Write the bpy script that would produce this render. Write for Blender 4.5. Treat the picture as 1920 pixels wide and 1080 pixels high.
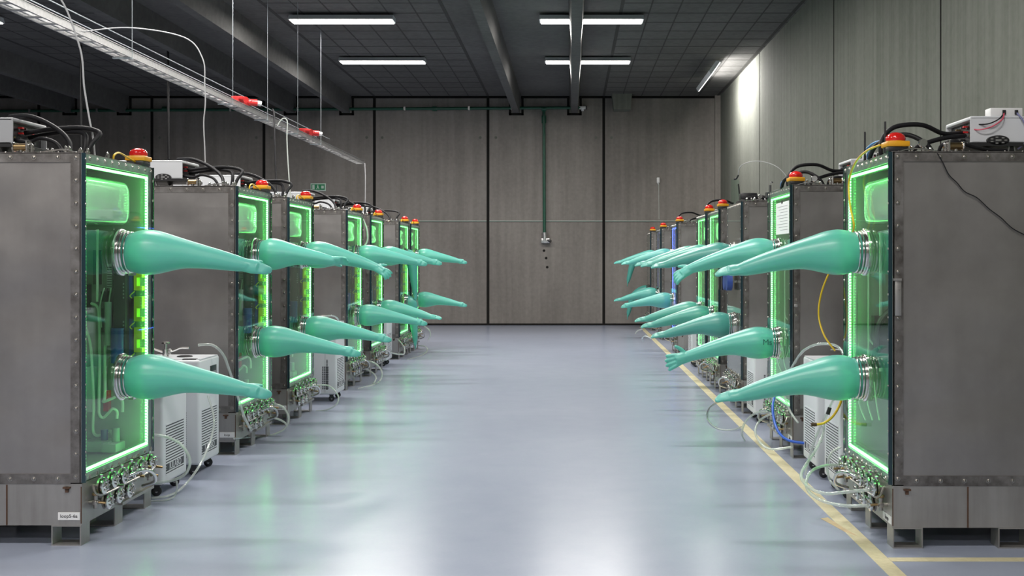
import bpy, bmesh, math, random
from mathutils import Vector, Matrix
random.seed(7)
for o in list(bpy.data.objects):
    bpy.data.objects.remove(o)
SC = bpy.context.scene
COL = SC.collection
PI = math.pi

# ------------------------------------------------------------------ camera, world, exposure
FPX, VX, VY, EYE = 2050.0, 1070.0, 485.0, 1.45      # focal length and vanishing point in pixels of a 1920x1080 frame
cam_d = bpy.data.cameras.new('camera')
cam = bpy.data.objects.new('camera', cam_d)
COL.objects.link(cam)
cam_d.sensor_width = 36
cam_d.lens = FPX / 1920 * 36
cam_d.shift_x = -(VX - 960) / 1920
cam_d.shift_y = -(540 - VY) / 1920
cam_d.clip_end = 200
cam.location = (0, 0, EYE)
cam.rotation_euler = (PI / 2, 0, 0)
SC.camera = cam

world = bpy.data.worlds.new('world')
SC.world = world
world.use_nodes = True
world.node_tree.nodes['Background'].inputs[0].default_value = (0.8, 0.87, 1.0, 1)
world.node_tree.nodes['Background'].inputs[1].default_value = 0.12

SC.view_settings.view_transform = 'Standard'
SC.view_settings.look = 'None'
SC.view_settings.gamma = 1
SC.view_settings.use_curve_mapping = False
SC.view_settings.exposure = 0.05

LAMP_POWER = 112.0
LED_POWER = 11.0


def P(px, py, d):
    """a point of the hall at distance d from the lens"""
    return Vector(((px - VX) * d / FPX, d, EYE - (py - VY) * d / FPX))


# ------------------------------------------------------------------ materials
MATS = {}


def principled(name):
    m = bpy.data.materials.new(name)
    m.use_nodes = True
    MATS[name] = m
    return m, m.node_tree.nodes, m.node_tree.links, m.node_tree.nodes['Principled BSDF']


def plain(name, col, rough=0.5, metal=0.0, noise=0.08, scale=12.0, spec=0.5, coat=0.0, bump=0.0):
    m, n, l, b = principled(name)
    tc = n.new('ShaderNodeTexCoord')
    nz = n.new('ShaderNodeTexNoise')
    nz.inputs['Scale'].default_value = scale
    nz.inputs['Detail'].default_value = 4
    l.new(tc.outputs['Object'], nz.inputs['Vector'])
    mx = n.new('ShaderNodeMix')
    mx.data_type = 'RGBA'
    mx.inputs[6].default_value = tuple(max(0, c * (1 - noise)) for c in col) + (1,)
    mx.inputs[7].default_value = tuple(min(1, c * (1 + noise)) for c in col) + (1,)
    l.new(nz.outputs['Fac'], mx.inputs[0])
    l.new(mx.outputs[2], b.inputs['Base Color'])
    b.inputs['Roughness'].default_value = rough
    b.inputs['Metallic'].default_value = metal
    b.inputs['Specular IOR Level'].default_value = spec
    b.inputs['Coat Weight'].default_value = coat
    if bump:
        bp = n.new('ShaderNodeBump')
        bp.inputs['Strength'].default_value = bump
        bp.inputs['Distance'].default_value = 0.02
        l.new(nz.outputs['Fac'], bp.inputs['Height'])
        l.new(bp.outputs[0], b.inputs['Normal'])
    return m


def ramp_mat(name, c0, c1, rough, metal, maps, p0=0.35, p1=0.7, bump=0.1, spec=0.5, rough_var=0.0, coord='Object', wobble=0.0):
    """two colours mixed by the sum of several stretched noises; maps = [(scale vector, noise scale, weight)]"""
    m, n, l, b = principled(name)
    tc = n.new('ShaderNodeTexCoord')
    last = None
    for (sv, sc, w) in maps:
        mp = n.new('ShaderNodeMapping')
        mp.inputs['Scale'].default_value = sv
        l.new(tc.outputs[coord], mp.inputs['Vector'])
        nz = n.new('ShaderNodeTexNoise')
        nz.inputs['Scale'].default_value = sc
        nz.inputs['Detail'].default_value = 6
        nz.inputs['Roughness'].default_value = 0.6
        l.new(mp.outputs[0], nz.inputs['Vector'])
        mu = n.new('ShaderNodeMath')
        mu.operation = 'MULTIPLY'
        mu.inputs[1].default_value = w
        l.new(nz.outputs['Fac'], mu.inputs[0])
        if last is None:
            last = mu
        else:
            ad = n.new('ShaderNodeMath')
            l.new(last.outputs[0], ad.inputs[0])
            l.new(mu.outputs[0], ad.inputs[1])
            last = ad
    rp = n.new('ShaderNodeValToRGB')
    rp.color_ramp.elements[0].position = p0
    rp.color_ramp.elements[1].position = p1
    rp.color_ramp.elements[0].color = c0 + (1,)
    rp.color_ramp.elements[1].color = c1 + (1,)
    l.new(last.outputs[0], rp.inputs[0])
    l.new(rp.outputs[0], b.inputs['Base Color'])
    b.inputs['Roughness'].default_value = rough
    b.inputs['Metallic'].default_value = metal
    b.inputs['Specular IOR Level'].default_value = spec
    if rough_var:
        mr = n.new('ShaderNodeMapRange')
        mr.inputs[3].default_value = rough - rough_var
        mr.inputs[4].default_value = rough + rough_var
        l.new(last.outputs[0], mr.inputs[0])
        l.new(mr.outputs[0], b.inputs['Roughness'])
    nrm = None
    if wobble:
        n2 = n.new('ShaderNodeTexNoise')
        n2.inputs['Scale'].default_value = 2.2
        n2.inputs['Detail'].default_value = 1
        l.new(tc.outputs[coord], n2.inputs['Vector'])
        bw = n.new('ShaderNodeBump')
        bw.inputs['Strength'].default_value = wobble
        bw.inputs['Distance'].default_value = 0.05
        l.new(n2.outputs['Fac'], bw.inputs['Height'])
        nrm = bw
    if bump:
        bp = n.new('ShaderNodeBump')
        bp.inputs['Strength'].default_value = bump
        bp.inputs['Distance'].default_value = 0.01
        l.new(last.outputs[0], bp.inputs['Height'])
        if nrm:
            l.new(nrm.outputs[0], bp.inputs['Normal'])
        nrm = bp
    if nrm:
        l.new(nrm.outputs[0], b.inputs['Normal'])
    return m


ramp_mat('concrete', (0.18, 0.165, 0.152), (0.285, 0.264, 0.244), 0.85, 0,
         [((1, 1, 1), 0.35, 0.45), ((5, 5, 0.25), 1.2, 0.35), ((1, 1, 1), 14, 0.2)], 0.38, 0.62, 0.15, 0.25)
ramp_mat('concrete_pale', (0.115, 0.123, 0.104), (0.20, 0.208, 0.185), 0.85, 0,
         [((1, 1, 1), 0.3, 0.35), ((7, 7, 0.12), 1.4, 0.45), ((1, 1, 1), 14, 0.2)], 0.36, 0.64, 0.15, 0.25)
ramp_mat('concrete_dark', (0.105, 0.104, 0.102), (0.155, 0.153, 0.15), 0.9, 0,
         [((1, 1, 1), 0.5, 0.6), ((1, 1, 1), 10, 0.4)], 0.38, 0.62, 0.1, 0.2)
ramp_mat('floor_epoxy', (0.285, 0.32, 0.41), (0.33, 0.365, 0.455), 0.24, 0,
         [((1, 1, 1), 0.45, 0.6), ((1, 1, 1), 5, 0.25), ((1, 1, 1), 60, 0.15)], 0.35, 0.65, 0.0, 0.32, 0.015)
ramp_mat('steel_panel', (0.31, 0.293, 0.285), (0.40, 0.382, 0.372), 0.36, 0.80,
         [((1, 1, 1), 1.1, 0.6), ((9, 9, 0.5), 1.2, 0.15), ((1, 1, 1), 7, 0.25)], 0.36, 0.62, 0.0, 0.5, 0.08, wobble=0.5)
ramp_mat('steel_frame', (0.12, 0.108, 0.10), (0.31, 0.295, 0.285), 0.42, 0.8,
         [((1, 1, 1), 5, 0.6), ((1, 1, 1), 22, 0.4)], 0.36, 0.62, 0.05, 0.5, 0.12)
ramp_mat('steel_skirt', (0.34, 0.325, 0.31), (0.46, 0.45, 0.44), 0.42, 0.75,
         [((1, 1, 1), 2, 0.5), ((8, 8, 0.6), 2, 0.5)], 0.36, 0.64, 0.03, 0.5, 0.08)
plain('steel_inner', (0.28, 0.28, 0.28), 0.6, 0.0, 0.2, 6, spec=0.2)
plain('steel_ring', (0.40, 0.40, 0.40), 0.45, 0.35, 0.25, 9)
plain('steel_dark', (0.10, 0.10, 0.105), 0.4, 0.7, 0.2)
plain('chrome', (0.72, 0.71, 0.69), 0.16, 1.0, 0.1, 20)
plain('cast_metal', (0.40, 0.38, 0.35), 0.3, 1.0, 0.25, 30)
plain('brass', (0.38, 0.27, 0.14), 0.3, 1.0, 0.15)
plain('rust', (0.085, 0.045, 0.028), 0.8, 0.1, 0.4, 25)
plain('black_rubber', (0.010, 0.010, 0.012), 0.55, 0, 0.2, spec=0.3)
plain('black_plastic', (0.02, 0.02, 0.022), 0.35, 0, 0.2)
plain('ceiling_joint', (0.075, 0.074, 0.072), 0.9, 0, 0.2, spec=0.1)
plain('dark_gap', (0.018, 0.017, 0.016), 0.9, 0, 0.2, spec=0.1)
plain('white_paint', (0.66, 0.68, 0.71), 0.38, 0, 0.03, 5)
plain('white_plastic', (0.78, 0.78, 0.78), 0.4, 0, 0.03)
plain('gloss_plastic', (0.72, 0.78, 0.74), 0.10, 0, 0.04, coat=0.6)
plain('grey_plastic', (0.35, 0.36, 0.38), 0.4, 0, 0.05)
plain('grille_dark', (0.045, 0.05, 0.06), 0.6, 0, 0.2)
plain('beacon_red', (0.62, 0.015, 0.012), 0.16, 0, 0.05, coat=0.5)
plain('beacon_yellow', (0.72, 0.34, 0.015), 0.35, 0, 0.08)
plain('yellow_plastic', (0.75, 0.72, 0.05), 0.45, 0, 0.08)
plain('yellow_hose', (0.70, 0.47, 0.02), 0.35, 0, 0.08)
plain('blue_hose', (0.02, 0.10, 0.50), 0.32, 0, 0.1)
plain('light_blue_hose', (0.08, 0.30, 0.65), 0.3, 0, 0.1)
plain('blue_plastic', (0.03, 0.07, 0.30), 0.4, 0, 0.1)
plain('red_plastic', (0.55, 0.03, 0.03), 0.35, 0, 0.1)
plain('pink_wire', (0.72, 0.10, 0.16), 0.4, 0, 0.1)
plain('violet_wire', (0.22, 0.22, 0.40), 0.4, 0, 0.1)
plain('pale_hose', (0.62, 0.66, 0.62), 0.28, 0, 0.06)
plain('green_pipe', (0.012, 0.085, 0.05), 0.4, 0, 0.2)
plain('green_sign', (0.02, 0.24, 0.10), 0.4, 0, 0.1)
plain('sign_white', (0.55, 0.68, 0.6), 0.5, 0, 0.03)
plain('paper', (0.78, 0.80, 0.80), 0.7, 0, 0.03, 20)
plain('ink', (0.03, 0.03, 0.035), 0.7, 0, 0.1)
plain('ink_green', (0.02, 0.12, 0.11), 0.7, 0, 0.1)
plain('galvanised', (0.52, 0.52, 0.52), 0.35, 0.85, 0.3, 30)
plain('wire_steel', (0.45, 0.5, 0.53), 0.35, 0.6, 0.1)
plain('grey_cable', (0.42, 0.42, 0.43), 0.5, 0, 0.05)
ramp_mat('tape', (0.50, 0.45, 0.27), (0.68, 0.62, 0.42), 0.5, 0, [((1, 1, 1), 8, 0.6), ((1, 1, 1), 40, 0.4)], 0.35, 0.65, 0.02)
plain('tape_torn', (0.55, 0.42, 0.25), 0.6, 0, 0.25)
plain('edge_teal', (0.012, 0.035, 0.045), 0.12, 0, 0.2, coat=0.5)


def glove_mat(name, c0, c1, trans):
    m, n, l, b = principled(name)
    tc = n.new('ShaderNodeTexCoord')
    nz = n.new('ShaderNodeTexNoise')
    nz.inputs['Scale'].default_value = 7
    l.new(tc.outputs['Object'], nz.inputs['Vector'])
    mx = n.new('ShaderNodeMix')
    mx.data_type = 'RGBA'
    mx.inputs[6].default_value = c0 + (1,)
    mx.inputs[7].default_value = c1 + (1,)
    l.new(nz.outputs['Fac'], mx.inputs[0])
    l.new(mx.outputs[2], b.inputs['Base Color'])
    b.inputs['Roughness'].default_value = 0.34
    b.inputs['Specular IOR Level'].default_value = 0.6
    b.inputs['Coat Weight'].default_value = 0.35
    b.inputs['Coat Roughness'].default_value = 0.42
    b.inputs['Sheen Weight'].default_value = 0.12
    b.inputs['Sheen Roughness'].default_value = 0.4
    tr = n.new('ShaderNodeBsdfTranslucent')
    tr.inputs[0].default_value = (0.36, 0.78, 0.62, 1)
    ms = n.new('ShaderNodeMixShader')
    ms.inputs[0].default_value = trans
    l.new(b.outputs[0], ms.inputs[1])
    l.new(tr.outputs[0], ms.inputs[2])
    l.new(ms.outputs[0], n['Material Output'].inputs[0])
    return m


glove_mat('glove_rubber', (0.115, 0.49, 0.43), (0.135, 0.53, 0.465), 0.22)
glove_mat('glove_dark', (0.075, 0.36, 0.31), (0.085, 0.40, 0.345), 0.13)


def clear_mat(name, tint, fac_scale=1.0, rough=0.02, milk=0.0):
    m, n, l, b = principled(name)
    n.remove(b)
    t = n.new('ShaderNodeBsdfTransparent')
    t.inputs[0].default_value = tint + (1,)
    g = n.new('ShaderNodeBsdfGlossy')
    g.inputs['Roughness'].default_value = rough
    g.inputs['Color'].default_value = (0.95, 1, 0.98, 1)
    ge = n.new('ShaderNodeNewGeometry')              # the same reflectance on both faces of the sheet
    dt = n.new('ShaderNodeVectorMath')
    dt.operation = 'DOT_PRODUCT'
    l.new(ge.outputs['Normal'], dt.inputs[0])
    l.new(ge.outputs['Incoming'], dt.inputs[1])
    ab = n.new('ShaderNodeMath')
    ab.operation = 'ABSOLUTE'
    l.new(dt.outputs['Value'], ab.inputs[0])
    iv = n.new('ShaderNodeMath')
    iv.operation = 'SUBTRACT'
    iv.inputs[0].default_value = 1.0
    l.new(ab.outputs[0], iv.inputs[1])
    pw = n.new('ShaderNodeMath')
    pw.operation = 'POWER'
    pw.inputs[1].default_value = 5.0
    l.new(iv.outputs[0], pw.inputs[0])
    fr = n.new('ShaderNodeMath')
    fr.operation = 'MULTIPLY_ADD'
    fr.inputs[1].default_value = 0.96
    fr.inputs[2].default_value = 0.04
    l.new(pw.outputs[0], fr.inputs[0])
    mu = n.new('ShaderNodeMath')
    mu.operation = 'MULTIPLY'
    mu.inputs[1].default_value = fac_scale
    mu.use_clamp = True
    l.new(fr.outputs[0], mu.inputs[0])
    ms = n.new('ShaderNodeMixShader')
    l.new(mu.outputs[0], ms.inputs[0])
    first = t
    if milk:
        df = n.new('ShaderNodeBsdfDiffuse')
        df.inputs[0].default_value = (0.75, 0.78, 0.76, 1)
        mk = n.new('ShaderNodeMixShader')
        mk.inputs[0].default_value = milk
        l.new(t.outputs[0], mk.inputs[1])
        l.new(df.outputs[0], mk.inputs[2])
        first = mk
    l.new(first.outputs[0], ms.inputs[1])
    l.new(g.outputs[0], ms.inputs[2])
    l.new(ms.outputs[0], n['Material Output'].inputs[0])
    return m


clear_mat('acrylic', (0.90, 0.97, 0.93), 0.8, 0.02)
clear_mat('acrylic_brown', (0.70, 0.64, 0.58), 1.0, 0.05, 0.12)
clear_mat('clear_tube', (0.88, 0.92, 0.90), 1.6, 0.08, 0.38)


def led_mat(name, col, power, pitch=95.0):
    m, n, l, b = principled(name)
    n.remove(b)
    tc = n.new('ShaderNodeTexCoord')
    sx = n.new('ShaderNodeSeparateXYZ')
    l.new(tc.outputs['Object'], sx.inputs[0])
    ad = n.new('ShaderNodeMath')
    l.new(sx.outputs['Z'], ad.inputs[0])
    l.new(sx.outputs['Y'], ad.inputs[1])
    mu = n.new('ShaderNodeMath')
    mu.operation = 'MULTIPLY'
    mu.inputs[1].default_value = 2 * PI * 60
    l.new(ad.outputs[0], mu.inputs[0])
    sn = n.new('ShaderNodeMath')
    sn.operation = 'SINE'
    l.new(mu.outputs[0], sn.inputs[0])
    mr = n.new('ShaderNodeMapRange')
    mr.inputs[1].default_value = -1
    mr.inputs[2].default_value = 1
    mr.inputs[3].default_value = power * 0.12
    mr.inputs[4].default_value = power * 1.88
    l.new(sn.outputs[0], mr.inputs[0])
    e = n.new('ShaderNodeEmission')
    e.inputs[0].default_value = col + (1,)
    l.new(mr.outputs[0], e.inputs[1])
    l.new(e.outputs[0], n['Material Output'].inputs[0])
    return m


led_mat('led_green', (0.16, 1.0, 0.20), LED_POWER)
led_mat('led_blue', (0.10, 0.16, 1.0), LED_POWER)
led_mat('led_violet', (0.30, 0.30, 0.8), LED_POWER * 0.12)


def emit_mat(name, col, power):
    m, n, l, b = principled(name)
    n.remove(b)
    e = n.new('ShaderNodeEmission')
    e.inputs[0].default_value = col + (1,)
    e.inputs[1].default_value = power
    l.new(e.outputs[0], n['Material Output'].inputs[0])
    return m


emit_mat('lamp_diffuser', (1.0, 0.97, 0.92), 6.0)


# ------------------------------------------------------------------ mesh builder
def catmull(pts, n=6):
    pts = [Vector(p) for p in pts]
    if len(pts) < 3:
        return pts
    out = []
    for i in range(len(pts) - 1):
        p0 = pts[max(i - 1, 0)]
        p1, p2 = pts[i], pts[i + 1]
        p3 = pts[min(i + 2, len(pts) - 1)]
        for k in range(n):
            t = k / n
            out.append(0.5 * ((2 * p1) + (p2 - p0) * t + (2 * p0 - 5 * p1 + 4 * p2 - p3) * t * t
                              + (3 * p1 - p0 - 3 * p2 + p3) * t ** 3))
    out.append(pts[-1])
    return out


class B:
    def __init__(self):
        self.bm = bmesh.new()

    def _mi(self, fs, mi):
        for f in fs:
            f.material_index = mi

    def box(self, x0, x1, y0, y1, z0, z1, mi=0, bev=0.0, seg=2):
        x0, x1 = min(x0, x1), max(x0, x1)
        y0, y1 = min(y0, y1), max(y0, y1)
        z0, z1 = min(z0, z1), max(z0, z1)
        vs = [self.bm.verts.new(c) for c in ((x0, y0, z0), (x1, y0, z0), (x1, y1, z0), (x0, y1, z0),
                                             (x0, y0, z1), (x1, y0, z1), (x1, y1, z1), (x0, y1, z1))]
        fs = [self.bm.faces.new([vs[i] for i in q]) for q in
              ((0, 3, 2, 1), (4, 5, 6, 7), (0, 1, 5, 4), (1, 2, 6, 5), (2, 3, 7, 6), (3, 0, 4, 7))]
        self._mi(fs, mi)
        if bev:
            es = list({e for f in fs for e in f.edges})
            r = bmesh.ops.bevel(self.bm, geom=es, offset=bev, segments=seg, affect='EDGES', profile=0.5)
            self._mi(r['faces'], mi)
        return self

    def ring_sweep(self, pts, radii, seg=10, mi=0, caps=True, flat=1.0):
        pts = [Vector(p) for p in pts]
        n = len(pts)
        up = None
        rings = []
        for i in range(n):
            t = (pts[min(i + 1, n - 1)] - pts[max(i - 1, 0)])
            if t.length < 1e-9:
                t = Vector((0, 0, 1))
            t.normalize()
            if up is None:
                a = Vector((0, 0, 1)) if abs(t.z) < 0.9 else Vector((1, 0, 0))
                up = (a - t * a.dot(t)).normalized()
            else:
                up = up - t * up.dot(t)
                if up.length < 1e-6:
                    a = Vector((0, 0, 1)) if abs(t.z) < 0.9 else Vector((1, 0, 0))
                    up = a - t * a.dot(t)
                up.normalize()
            sd = t.cross(up)
            r = radii[i] if isinstance(radii, (list, tuple)) else radii
            rings.append([self.bm.verts.new(pts[i] + up * (math.cos(2 * PI * k / seg) * r * flat) + sd * (math.sin(2 * PI * k / seg) * r))
                          for k in range(seg)])
        fs = []
        for i in range(n - 1):
            for k in range(seg):
                fs.append(self.bm.faces.new((rings[i][k], rings[i][(k + 1) % seg], rings[i + 1][(k + 1) % seg], rings[i + 1][k])))
        if caps:
            fs.append(self.bm.faces.new(list(reversed(rings[0]))))
            fs.append(self.bm.faces.new(rings[-1]))
        self._mi(fs, mi)
        return self

    def tube(self, pts, r, seg=8, mi=0, n=6, caps=True):
        return self.ring_sweep(catmull(pts, n), r, seg, mi, caps)

    def cyl(self, p0, p1, r, seg=16, mi=0, r2=None):
        return self.ring_sweep([p0, p1], [r, r if r2 is None else r2], seg, mi)

    def lathe(self, p, axis, prof, seg=24, mi=0):
        """prof = [(distance along axis, radius)]"""
        p, axis = Vector(p), Vector(axis).normalized()
        a = Vector((0, 0, 1)) if abs(axis.z) < 0.9 else Vector((1, 0, 0))
        u = (a - axis * a.dot(axis)).normalized()
        v = axis.cross(u)
        rings = []
        for (h, r) in prof:
            r = max(r, 1e-4)
            rings.append([self.bm.verts.new(p + axis * h + u * (math.cos(2 * PI * k / seg) * r) + v * (math.sin(2 * PI * k / seg) * r)) for k in range(seg)])
        fs = []
        for i in range(len(rings) - 1):
            for k in range(seg):
                fs.append(self.bm.faces.new((rings[i][k], rings[i][(k + 1) % seg], rings[i + 1][(k + 1) % seg], rings[i + 1][k])))
        fs.append(self.bm.faces.new(list(reversed(rings[0]))))
        fs.append(self.bm.faces.new(rings[-1]))
        self._mi(fs, mi)
        return self

    def torus(self, p, axis, R, r, seg=32, s2=8, mi=0):
        p, axis = Vector(p), Vector(axis).normalized()
        a = Vector((0, 0, 1)) if abs(axis.z) < 0.9 else Vector((1, 0, 0))
        u = (a - axis * a.dot(axis)).normalized()
        v = axis.cross(u)
        rings = []
        for k in range(seg):
            c = math.cos(2 * PI * k / seg) * u + math.sin(2 * PI * k / seg) * v
            rings.append([self.bm.verts.new(p + c * (R + r * math.cos(2 * PI * j / s2)) + axis * (r * math.sin(2 * PI * j / s2))) for j in range(s2)])
        fs = []
        for k in range(seg):
            for j in range(s2):
                fs.append(self.bm.faces.new((rings[k][j], rings[(k + 1) % seg][j], rings[(k + 1) % seg][(j + 1) % s2], rings[k][(j + 1) % s2])))
        self._mi(fs, mi)
        return self

    def dome(self, p, axis, r, h, seg=8, mi=0, rows=3):
        prof = [(h * math.sin(PI / 2 * i / rows), r * math.cos(PI / 2 * i / rows)) for i in range(rows + 1)]
        return self.lathe(p, axis, prof, seg, mi)

    def prism(self, outline, a, b, axis='x', mi=0):
        """closed 2-D outline extruded along an axis"""
        def mk(u, v, w):
            return (w, u, v) if axis == 'x' else ((u, w, v) if axis == 'y' else (u, v, w))
        lo = [self.bm.verts.new(mk(u, v, a)) for u, v in outline]
        hi = [self.bm.verts.new(mk(u, v, b)) for u, v in outline]
        k = len(outline)
        fs = [self.bm.faces.new(list(reversed(lo))), self.bm.faces.new(hi)]
        for i in range(k):
            fs.append(self.bm.faces.new((lo[i], lo[(i + 1) % k], hi[(i + 1) % k], hi[i])))
        self._mi(fs, mi)
        return self

    def mesh(self, name, mats, smooth=True):
        bmesh.ops.recalc_face_normals(self.bm, faces=self.bm.faces)
        me = bpy.data.meshes.new(name)
        self.bm.to_mesh(me)
        self.bm.free()
        for mt in (mats if isinstance(mats, (list, tuple)) else [mats]):
            me.materials.append(MATS[mt])
        if smooth:
            me.polygons.foreach_set('use_smooth', [True] * len(me.polygons))
            me.set_sharp_from_angle(angle=math.radians(38))
        return me


CACHE = {}


def put(name, me, parent=None, loc=None, rot=None):
    o = bpy.data.objects.new(name, me)
    COL.objects.link(o)
    if parent is not None:
        o.parent = parent
    if loc is not None:
        o.location = loc
    if rot is not None:
        o.rotation_euler = rot
    return o


def part(name, key, build, mats, parent, loc=None, rot=None):
    """a child mesh; the mesh is built once per key and shared"""
    if key not in CACHE:
        b = B()
        build(b)
        CACHE[key] = b.mesh(name, mats)
    return put(name, CACHE[key], parent, loc, rot)


def thing(name, label, cat, loc, group=None, rz=0):
    o = bpy.data.objects.new(name, None)
    COL.objects.link(o)
    o.empty_display_size = 0.1
    o.location = loc
    o.rotation_euler = (0, 0, rz)
    tag(o, label, cat, group)
    return o


def tag(o, label, cat, group=None):
    o['label'] = label
    o['category'] = cat
    if group:
        o['group'] = group
    return o


def single(name, b, mats, label, cat, group=None, loc=None):
    return tag(put(name, b.mesh(name, mats), None, loc), label, cat, group)


def struct(name, b, mats):
    o = put(name, b.mesh(name, mats))
    o['kind'] = 'structure'
    return o


FONT = {}


def text_mesh(body, size, mat, depth=0.0005):
    key = (body, size, mat)
    if key in FONT:
        return FONT[key]
    c = bpy.data.curves.new('lettering', 'FONT')
    c.body = body
    c.size = size
    c.extrude = depth
    c.align_x = 'CENTER'
    c.align_y = 'CENTER'
    o = bpy.data.objects.new('lettering', c)
    COL.objects.link(o)
    dg = bpy.context.evaluated_depsgraph_get()
    me = bpy.data.meshes.new_from_object(o.evaluated_get(dg))
    bpy.data.objects.remove(o)
    me.materials.clear()
    me.materials.append(MATS[mat])
    FONT[key] = me
    return me


# ------------------------------------------------------------------ the hall
WALL_Y = 23.8
XR = 3.25
XL = -16.0
YB = -9.0
CEIL = 4.99
PXM = WALL_Y / FPX                      # metres per pixel on the end wall


def wx(px):
    return (px - VX) * PXM


def wz(py):
    return EYE - (py - VY) * PXM


b = B()
b.box(XL, XR, YB, WALL_Y, -0.2, 0)
struct('floor', b, 'floor_epoxy')
b = B()
b.box(XL - 0.3, XR + 0.3, WALL_Y, WALL_Y + 0.3, -0.2, CEIL + 0.4)
seams = [wx(p) for p in (73, 285, 495, 702, 915, 1132, 1345)]
for sx_ in seams[1:-1]:
    for dx in (-0.17, 0.17):
        b.lathe((sx_ + dx, WALL_Y + 0.001, wz(258)), (0, -1, 0), [(0, 0.03), (0.006, 0.028)], 12, 1)
for (px, py) in ((1024, 484), (1026, 501), (1020, 470)):
    b.lathe((wx(px), WALL_Y + 0.001, wz(py)), (0, -1, 0), [(0, 0.03), (0.004, 0.028)], 10, 2)
struct('wall_back', b, ['concrete', 'concrete_pale', 'dark_gap'])
b = B()
b.box(XR, XR + 0.3, YB, WALL_Y, -0.2, CEIL + 0.4)
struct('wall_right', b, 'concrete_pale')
b = B()
b.box(XL - 0.3, XL, YB, WALL_Y, -0.2, CEIL + 0.4)
struct('wall_left', b, 'concrete')
b = B()
b.box(XL - 0.3, XR + 0.3, YB - 0.3, YB, -0.2, CEIL + 0.4)
struct('wall_front', b, 'concrete')

# joints of the wall panels
for i, sx_ in enumerate(seams):
    b = B()
    w = 0.03 if i < 6 else 0.045
    b.box(sx_ - w, sx_ + w, WALL_Y - 0.006, WALL_Y + 0.01, 0, CEIL)
    struct('trim_%d' % (i + 1), b, 'dark_gap')
b = B()
b.box(wx(775), XR, WALL_Y - 0.004, WALL_Y + 0.01, wz(416.3), wz(415.1))
struct('trim_8', b, 'dark_gap')
b = B()
b.box(wx(775), XR, WALL_Y - 0.005, WALL_Y + 0.01, wz(415.1), wz(413.8))
struct('trim_13', b, 'sign_white')
for i, yy in enumerate((18.8, 13.5, 9.6)):
    b = B()
    b.box(XR - 0.004, XR + 0.01, yy - 0.012, yy + 0.012, 0, CEIL)
    struct('trim_%d' % (9 + i), b, 'dark_gap')
b = B()                                                 # narrow pier where the end wall meets the right wall
b.box(XR - 0.12, XR, WALL_Y - 0.10, WALL_Y, 0, CEIL)
struct('trim_12', b, 'concrete')

# ceiling: flat panels with a grid of joints between double-tee slabs with ribs
ribs = [wx(p) for p in (131, 233, 546, 650, 968, 1077)] + [wx(-283), wx(-180)]
b = B()
b.box(XL - 0.3, XR + 0.3, YB - 0.3, WALL_Y + 0.3, CEIL, CEIL + 0.3)
for sx_ in seams + [seams[0] - 2.46]:
    b.box(sx_ - 0.025, sx_ + 0.025, YB, WALL_Y, CEIL - 0.004, CEIL + 0.01, 1)
flat = [(wx(702), wx(915)), (wx(1132), XR), (wx(285), wx(495)), (wx(-130), wx(73))]
for (a, c) in flat:
    y = WALL_Y - 0.6
    while y > YB:
        b.box(a, c, y - 0.012, y + 0.012, CEIL - 0.003, CEIL + 0.01, 1)
        y -= 0.62
    k = 1
    while a + k * 0.41 < c - 0.1:
        b.box(a + k * 0.41 - 0.01, a + k * 0.41 + 0.01, YB, WALL_Y, CEIL - 0.003, CEIL + 0.01, 1)
        k += 1
struct('ceiling', b, ['concrete_dark', 'ceiling_joint'])
for i, rx in enumerate(ribs):
    b = B()
    b.prism([(rx - 0.11, CEIL), (rx + 0.11, CEIL), (rx + 0.07, 4.62), (rx - 0.07, 4.62)], YB, WALL_Y, 'y')
    struct('trim_%d' % (20 + i), b, 'concrete_dark')
    b = B()
    for s_ in (-1, 1):
        b.box(rx + s_ * 0.11, rx + s_ * 0.16, WALL_Y - 0.008, WALL_Y, 4.57, CEIL)
    b.box(rx - 0.16, rx + 0.16, WALL_Y - 0.008, WALL_Y, 4.57, 4.62)
    struct('trim_%d' % (30 + i), b, 'dark_gap')
b = B()
b.box(XL, XR, WALL_Y - 0.012, WALL_Y, CEIL - 0.05, CEIL)
struct('trim_40', b, 'dark_gap')
b = B()                                                 # corbel near the right corner
b.prism([(wx(1146), wz(176)), (wx(1184), wz(176)), (wx(1181), wz(209)), (wx(1150), wz(209))], WALL_Y - 0.35, WALL_Y, 'y')
struct('trim_41', b, 'concrete_pale')
b = B()
b.box(XL, XR, WALL_Y - 0.012, WALL_Y, 0, 0.04)
struct('baseboard_back', b, 'dark_gap')


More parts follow.
